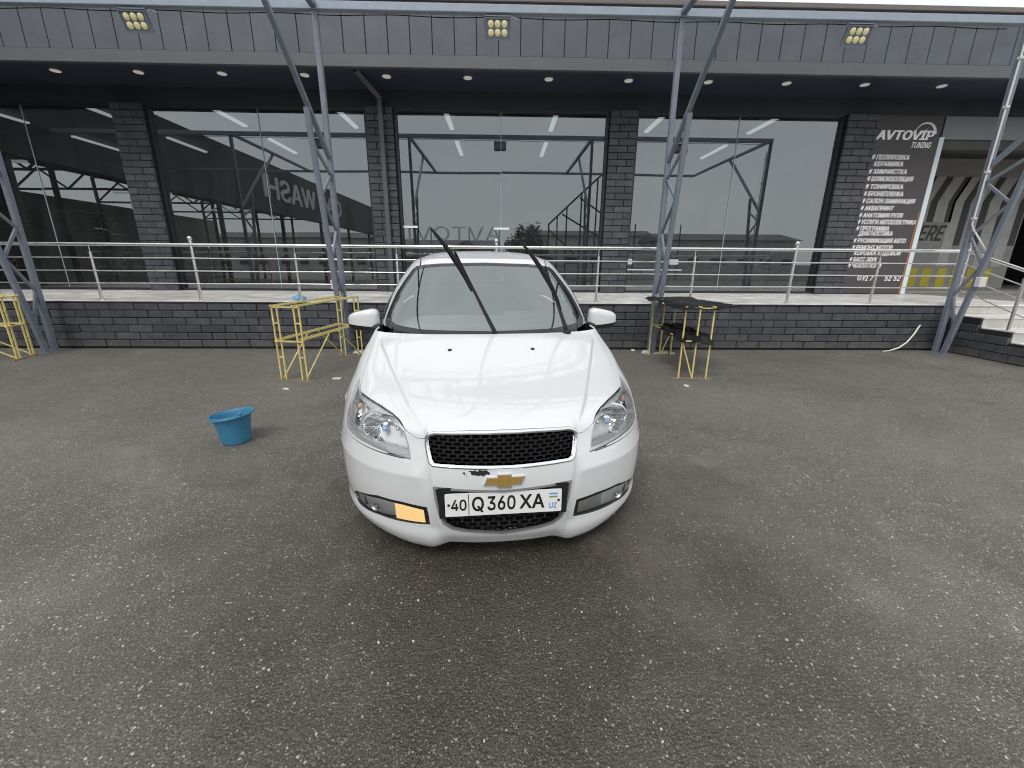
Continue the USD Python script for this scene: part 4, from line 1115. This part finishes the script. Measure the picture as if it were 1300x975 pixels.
# ---- black tarp over the right trestle, black cloth on its shelf
def drape(x0, x1, y0, y1, z, amp, seed, nx=40, ny=30, droop=.05, rag=.04):
    gx, gy = np.meshgrid(np.linspace(0, 1, nx), np.linspace(0, 1, ny))
    e = rag * (noise(np.stack([gx * 6, gy * 6, gx * 0 + seed], -1), seed) - .5)
    X, Y = x0 + (x1 - x0) * gx + e, y0 + (y1 - y0) * gy + rag * (noise(np.stack([gx * 5 + 9, gy * 5, gx * 0], -1), seed + 5) - .5)
    edge = np.maximum(np.abs(gx - .5), np.abs(gy - .5)) * 2
    Z = z + amp * (fbm(np.stack([gx * 4, gy * 4, gx * 0 + seed * 3.1], -1), 4, seed) - .35) - droop * sstep(.80, 1.0, edge)
    V = np.stack([X, Y, Z], -1).reshape(-1, 3)
    i = np.arange(nx * ny).reshape(ny, nx)
    q = np.stack([i[:-1, :-1], i[:-1, 1:], i[1:, 1:], i[1:, :-1]], -1).reshape(-1, 4)
    F = np.vstack([q[:, [0, 1, 2]], q[:, [0, 2, 3]]])
    B = V - [0, 0, .006]
    n = len(V)
    F2 = np.vstack([F, F[:, ::-1] + n])
    m = trimesh.Trimesh(np.vstack([V, B]), F2, process=False)
    return m
tarp = drape(2.13, 2.92, 5.02, 6.62, .912, .085, 3, rag=.12, droop=.03)
W = tarp.vertices.copy(); W[:, 0] += (W[:, 1] - 5.1) * .02; tarp.vertices = W
say(put('black_tarp', tarp, 'tarp', smooth=True), 'black crumpled tarp spread over the top of the right trestle', 'tarp')
cl_ = drape(2.26, 2.60, 5.05, 6.05, .565, .13, 11, 26, 30, .10, .10)
say(put('black_cloth', cl_, 'tarp', smooth=True), 'black bundled cloth lying on the middle shelf of the right trestle', 'cloth')

# ================================================================ bucket
bk = thing('bucket', 'blue plastic bucket standing on the asphalt left of the car', 'bucket', at=(-2.145, 3.17, 0))
TILT = 1
prof = [(.0, .004), (.095, .004), (.100, .010), (.132, .205), (.150, .222), (.158, .224), (.160, .231), (.155, .236), (.140, .234), (.128, .212), (.094, .016), (.0, .016)]
bd = trimesh.creation.revolve(np.array(prof), sections=64); W = bd.vertices.copy(); W[:, 2] *= 1 + .5 * W[:, 0]; bd.vertices = W
put('body', bd, 'bucket_blue', bk, smooth=45)
for sg in (-1, 1):
    a = math.radians(145 if sg < 0 else -35)
    c = np.array([math.cos(a) * .150, math.sin(a) * .150, .238 * (1 + .95 * math.cos(a) * .150)])
    put('ear', tm(super_blob(c, (.015, .012, .012), .8, 10)), 'bucket_handle' if sg < 0 else 'bucket_blue', bk)
h = []
for k in np.linspace(0, 1, 25):
    a = math.radians(145) + (k) * math.pi
    h.append((math.cos(a) * .150, math.sin(a) * .150, (.238 + .004 * math.sin(k * math.pi)) * (1 + .5 * math.cos(a) * .150)))
put('handle', tube_mesh(h, .0045, 6), 'bucket_blue', bk)
for pr_ in [bk]:
    pass
put('water', trimesh.creation.cylinder(.112, .004, sections=40, transform=trimesh.transformations.translation_matrix((0, 0, .12))), 'gloss_black', bk)

# ---- small things lying about
bag = super_blob((0, 0, 0), (.10, .07, .05), .8, 16)
V = bag[0] * (1 + .5 * (noise(bag[0] * 28) - .5))[:, None]
say(put('plastic_bag', (V + [-3.40, 7.22, DZ + .035], vnormals(V, bag[2]), bag[2]), 'bag_blue'), 'crumpled light blue plastic bag at the foot of a railing post', 'bag')
say(put('white_cable', tube_mesh([(7.10, 6.955, .44), (7.05, 6.93, .40), (6.98, 6.90, .30), (6.86, 6.87, .16), (6.74, 6.86, .07), (6.58, 6.85, .022), (6.44, 6.82, .012)], [.011, .013, .013, .013, .013, .011, .007]), 'cable'), 'pale loose cable hanging from the plinth onto the asphalt', 'cable')
rub = []
for ri, (x, y, r) in enumerate(((-2.30, 6.62, .07), (-2.22, 6.55, .05), (-2.12, 6.60, .06), (2.62, 6.62, .06), (2.50, 6.58, .05), (2.36, 6.68, .07), (2.75, 6.6, .04))):
    b = trimesh.creation.icosphere(1, r); b.vertices *= [1.2, .9, .45]; b.vertices += (noise(b.vertices * 30 + x) - .5)[:, None] * r * .6
    b.apply_translation((x, y, r * .25))
    say(put('rubble_lump', b, 'stone_chip'), 'pale concrete lump at the foot of the ' + ('left' if x < 0 else 'right') + ' trestle and its column', 'rubble', 'concrete lumps at the foot of the ' + ('left' if x < 0 else 'right') + ' column')
for i, (px, py, s) in enumerate(((-2.05, 5.05, .05), (2.2, 6.9, .05), (-2.45, 4.6, .035), (1.6, 6.35, .04), (2.2, 4.75, .03))):
    b = box(-s, s, -s * .5, s * .5, 0, .01); b.vertices += (noise(b.vertices * 60 + i) - .5)[:, None] * .012
    b.apply_transform(trimesh.transformations.rotation_matrix(i * 1.3, [0, 0, 1])); b.apply_translation((px, py, .006))
    say(put('paper_scrap', b, 'paper'), ['scrap of white paper beside the left trestle', 'scrap of white paper near the plinth behind the right trestle', 'small pale scrap in front of the left trestle', 'white scrap on the asphalt beside the car tail', 'tiny pale scrap in front of the right trestle'][i], 'paper scrap')
V, F = [], []
ic = trimesh.creation.icosphere(0, 1.)
for k in range(900):
    d = RNG.uniform(.9, 6.5) ** 1.0
    x, y = RNG.uniform(-1.15, 1.15) * d, d
    if abs(x) < .95 and 1.6 < y < 6.2:
        continue
    s = RNG.uniform(.0018, .0050)
    W = ic.vertices * s * RNG.uniform(.7, 1.3, 3) + [x, y, s * .3]
    F.append(ic.faces + 12 * len(V)); V.append(W)
say(put('stone_chips', trimesh.Trimesh(np.vstack(V), np.vstack(F), process=False), 'stone_chip'), 'tiny loose pale stone chips scattered over the asphalt', 'stone chips', kind='stuff')

# ================================================================ cars
car = thing('white_car', 'white saloon car with raised wipers parked nose out in the yard', 'car', at=(.009, 1.635, 0), rz=4.82)
WIPERS = [((.042, 1.085, .938), (-.206, .875, 1.454), (-.332, .86, 1.575), (-.211, .86, 1.456), (-.114, .86, 1.235)), ((.522, 1.125, .955), (.314, .875, 1.376), (.172, .86, 1.507), (.312, .86, 1.378), (.415, .86, 1.129))]
build_car(car)
# vehicles standing inside the shop, on the level of the deck
lift = thing('wheel_ramp', 'low dark ramp under the car behind the leftmost window', 'ramp')
put('platform', box(-12.2, -7.9, 9.95, 11.75, DZ + .004, DZ + .27, .02), 'wall_dark', lift)
ins = thing('car_in_shop', 'dark car on a low ramp behind the leftmost window', 'car', at=(-7.72, 10.80, DZ + .275), rz=90)
MAT_SWAP = MAT['car_paint']; MAT['car_paint'] = MAT['car_paint_dark']
build_car(ins, False)
MAT['car_paint'] = MAT_SWAP
van = thing('van_in_shop', 'dark upright van facing out behind the fourth window', 'van', at=(4.45, 12.9, DZ + .003), rz=3)
def hull(pts):
    return trimesh.convex.convex_hull(np.array(pts, float))
put('body', join(hull([(sx * x, y, z) for sx in (-1, 1) for x, y, z in ((.86, .05, .45), (.90, .25, .40), (.90, 4.4, .40), (.86, .08, .88), (.88, 4.4, 1.05), (.82, 1.0, 1.02))]), hull([(sx * x, y, z) for sx in (-1, 1) for x, y, z in ((.82, 1.0, 1.0), (.70, 1.55, 1.72), (.70, 4.2, 1.74), (.84, 4.4, 1.0))])), 'car_paint_dark', van)
put('windscreen', hull([(sx * x, y, z) for sx in (-1, 1) for x, y, z in ((.74, .99, 1.07), (.65, 1.44, 1.63), (.74, 1.01, 1.07), (.65, 1.46, 1.63))]), 'glass_frit', van)
for sx in (-1, 1):
    put('headlight', box(sx * .71 - .13, sx * .71 + .13, .02, .10, .62, .78, .02), 'added_glow_white', van)
    for y in (.9, 3.6):
        put('wheel', bar((sx * .70, y, .34), (sx * .88, y, .34), .68, n=28), 'rubber', van)
g_ = put('grille_frame', join(box(-.50, .50, .03, .06, .80, .83), box(-.50, .50, .03, .06, .56, .585), box(-.50, -.475, .03, .06, .585, .80), box(.475, .50, .03, .06, .585, .80)), 'chrome_soft', van)
for z in (.63, .69, .75):
    put('grille_bar', box(-.47, .47, .035, .055, z, z + .02), 'grey_trim', g_)
put('bumper', box(-.92, .92, -.08, .10, .34, .50, .03), 'grey_trim', van)
put('bumper_strip', box(-.90, .90, -.095, -.082, .455, .49), 'added_glow_white', van)  # trim bar, not a lamp: its glow is added
put('number_plate', box(-.27, .25, -.092, -.083, .33, .44), 'plate_white', van)
# wall clutter inside: cabinets along the back
for i, (x, w, hh) in enumerate(((-11.6, 1.4, 1.9), (-4.9, 1.6, .95), (-1.2, 2.2, .95), (6.2, 1.5, 1.9))):
    o = thing('workshop_cabinet', ['tall dark cabinet deep inside behind the leftmost window', 'low dark cabinet deep inside behind the second window', 'low dark workbench deep inside behind the middle window', 'tall dark cabinet deep inside behind the fourth window'][i], 'cabinet')
    put('body', box(x - w / 2, x + w / 2, 16.5, 17.1, DZ + .01, DZ + hh, .01), 'wall_dark', o)
    for k in range(3):
        put('door', box(x - w / 2 + k * w / 3 + .01, x - w / 2 + (k + 1) * w / 3 - .01, 16.478, 16.497, DZ + .05, DZ + hh - .03), 'room_wall', o)

# ================================================================ across the yard, behind the camera: what the glass and the paint mirror
can = thing('wash_canopy', 'long dark open canopy of a car wash across the yard', 'canopy')
CX0 = -11.8
put('roof', trimesh.convex.convex_hull([(x, y, z + t) for x, z in ((-27, 8.3), (CX0 - .3, 5.95)) for y in (-22, 8.2) for t in (0, .2)]), 'canopy_dark', can)
put('sign_band', box(CX0 - .3, CX0, -22, 8.2, 3.85, 6.2), 'canopy_dark', can)
m = text_mesh('CAR WASH', 1.0, .06, True); W = m.vertices.copy(); W[:, 0] = (W[:, 0] - m.bounds[0][0]) / (m.bounds[1][0] - m.bounds[0][0])
m.vertices = np.stack([CX0 + .005 + W[:, 2], -13.4 + W[:, 0] * 9.9, 4.57 + W[:, 1] * 1.03], 1)
put('lettering', m, 'sign_grey', can)
for y in (-20, -15, -10, -5, 0, 4.2, 8):
    for x in (CX0 - .15, -18.5, -25.6):
        put('post', box(x - .07, x + .07, y - .07, y + .07, 0, 3.87 if x > -12.2 else 6.4), 'truss_dark', can)
    xs = np.linspace(-25.6, CX0 - .3, 10)
    ms = [bar((xs[0], y, 5.0), (xs[-1], y, 5.0), .1), bar((xs[0], y, 6.4), (xs[-1], y, 5.9), .1)]
    for k in range(9):
        ms.append(bar((xs[k], y, 5.0 + 1.1 * (k % 2)), (xs[k + 1], y, 5.0 + 1.1 * ((k + 1) % 2)), .07))
    put('truss', join(ms), 'truss_dark', can)
for y in (-7, -1, 5):
    put('tube_lamp', box(-17, -14.5, y - .06, y + .06, 4.25, 4.32), 'tube_light', can)
yk = np.linspace(-20, 8, 15)
put('truss', join(bar((-19, -20, 5.2), (-19, 8, 5.2), .12), bar((-19, -20, 6.5), (-19, 8, 6.5), .12), [bar((-19, yk[k], 5.2 + 1.3 * (k % 2)), (-19, yk[k + 1], 5.2 + 1.3 * ((k + 1) % 2)), .08) for k in range(14)]), 'truss_dark', can)
put('back_wall', box(-26.4, -26.1, -5.5, 14, 0, 5.9), 'canopy_dark', can)
put('pale_wall', box(-26.4, -26.1, -22, -5.5, 0, 5.0), 'far_wall', can)
put('end_curtain', box(-26, -14, 8.3, 8.4, 0, 5.4), 'canopy_dark', can)
for i, (x, y, w, d, hh) in enumerate(((9, -34, 16, 9, 3.4), (30, -38, 18, 10, 4.6), (-8, -42, 14, 8, 3.6), (-34, -52, 24, 10, 5.2), (16, -60, 22, 8, 6.5))):
    b = thing('far_building', ['low shed with a dark roof across the yard, right of the tree', 'wide low building at the far right across the yard', 'low grey shed behind the tree across the yard', 'long building behind the wash canopy', 'tallest grey block behind the sheds across the yard'][i], 'building')
    put('wall', box(x - w / 2, x + w / 2, y - d, y, 0, hh), 'far_wall', b)
    r = trimesh.convex.convex_hull([(x + sx * (w / 2 + .4), y - d / 2 + sy * (d / 2 + .4), hh) for sx in (-1, 1) for sy in (-1, 1)] + [(x + sx * (w / 2 + .4), y - d / 2, hh + 1.1) for sx in (-1, 1)])
    r.apply_translation((0, 0, .004))
    put('roof', r, 'far_roof', b)
    for k in range(int(w / 3)):
        put('window', box(x - w / 2 + 1 + k * 3, x - w / 2 + 2.4 + k * 3, y - .02, y + .03, 1.1, min(hh - .6, 2.3)), 'gloss_black', b)
fe = thing('yard_fence', 'low grey boundary wall across the yard', 'wall')
put('wall', box(-10, 60, -24.2, -24.0, 0, 1.5), 'far_wall', fe)
for i, x in enumerate((10.5, 12.2, 14.6, 16.5)):
    say(put('steel_pole', bar((x, -21, 0), (x, -21, 4.2 + (i % 2) * .8), .12, n=8), 'truss_dark'), ('first', 'second', 'third', 'fourth')[i] + ' thin dark steel pole from the left by the boundary wall', 'pole', 'poles across the yard')
def tree(x, y, hgt, label, seed):
    rg = np.random.default_rng(seed)
    t = thing('tree', label, 'tree', at=(x, y, 0))
    ms = [tube_mesh([(0, 0, 0), (.05, .02, hgt * .3), (.02, .06, hgt * .62), (.0, .0, hgt * .9)], [.14, .11, .06, .02])]
    V, F = [], []
    for k in range(26):
        a, z = rg.uniform(0, 6.28), rg.uniform(.22, .8) * hgt
        L = (1 - z / hgt) * hgt * .42 + .2
        e = np.array([math.cos(a) * L, math.sin(a) * L, z + L * .7])
        ms.append(tube_mesh([(0.03, .03, z), e * [.5, .5, 1] - [0, 0, L * .2], e], [.035, .022, .008], 5))
        for q in range(110):
            c = e * [1, 1, 1] * [rg.uniform(.35, 1.05)] + rg.normal(0, .24, 3); c[2] = z + (e[2] - z) * rg.uniform(.2, 1.1) + rg.normal(0, .2)
            d1, d2 = rg.normal(0, .06, 3), rg.normal(0, .06, 3)
            F.append(np.array([[0, 1, 2], [0, 2, 3]]) + 4 * len(V)); V.append(np.array([c - d1, c - d2, c + d1, c + d2]))
    put('trunk', join(ms), 'bark', t)
    put('crown', trimesh.Trimesh(np.vstack(V), np.vstack(F), process=False), 'foliage', t)
tree(1.9, -13.5, 4.6, 'small bare looking tree across the yard', 3)
tree(-3.4, -22, 3.4, 'smaller shrub like tree farther across the yard', 5)
# steel stair frame and a letter sign standing across the yard
sf = thing('inclined_steelwork', 'inclined dark steel stair frame across the yard', 'steel frame')
a, b = np.array([2.5, -4.2, 3.45]), np.array([5.7, -4.2, 6.3])
put('stringer', bar(a, b, .09), 'truss_dark', sf)
put('lower_rail', join(bar((4.1, -4.2, 4.75), (6.4, -4.2, 3.3), .07), bar((3.2, -4.2, 3.95), (6.4, -4.2, 2.2), .07), bar((2.5, -4.2, 3.2), (4.0, -4.2, 1.9), .06)), 'truss_dark', sf)
for x, z in ((2.5, 3.45), (2.95, 3.85), (3.45, 4.3), (4.2, 4.95), (5.0, 5.65), (5.7, 6.3)):
    put('post', bar((x, -4.2, 0), (x, -4.2, z), .07), 'truss_dark', sf)
ls = thing('letter_sign', 'wide row of grey letters standing across the yard', 'sign')
m = text_mesh('AVTOVIP', 1., .08, False); W = m.vertices.copy(); lo, hi = m.bounds
m.vertices = np.stack([-.2 - (W[:, 0] - lo[0]) / (hi[0] - lo[0]) * 8.4 + 0, -14 + W[:, 2], W[:, 1] * 1.0 + 3.05], 1)
m.invert()
put('lettering', m, 'pale_sign', ls)
for x in (-8.4, -5.5, -2.6, -.3):
    put('post', bar((x, -14.1, 0), (x, -14.1, 4.0), .08), 'far_wall', ls)
# letters standing on the roof, mirrored in the bonnet
rs = thing('roof_sign', 'large letters on a steel frame standing on the shop roof', 'sign')
m = text_mesh('AVTOVIP', .9, .08, True); W = m.vertices.copy(); m.vertices = np.stack([-3.2 + W[:, 0] * 1.25, 8.9 - W[:, 2], 6.05 + W[:, 1]], 1)
put('lettering', m, 'sign_grey', rs)
for x in np.linspace(-3.2, 2.6, 7):
    put('stay', join(bar((x, 8.95, 5.36), (x, 8.95, 7.1), .04), bar((x, 8.95, 7.0), (x, 10.0, 5.36), .04)), 'truss_dark', rs)
for z in (6.0, 7.05):
    put('frame_rail', bar((-3.4, 8.96, z), (3.0, 8.96, z), .04), 'truss_dark', rs)
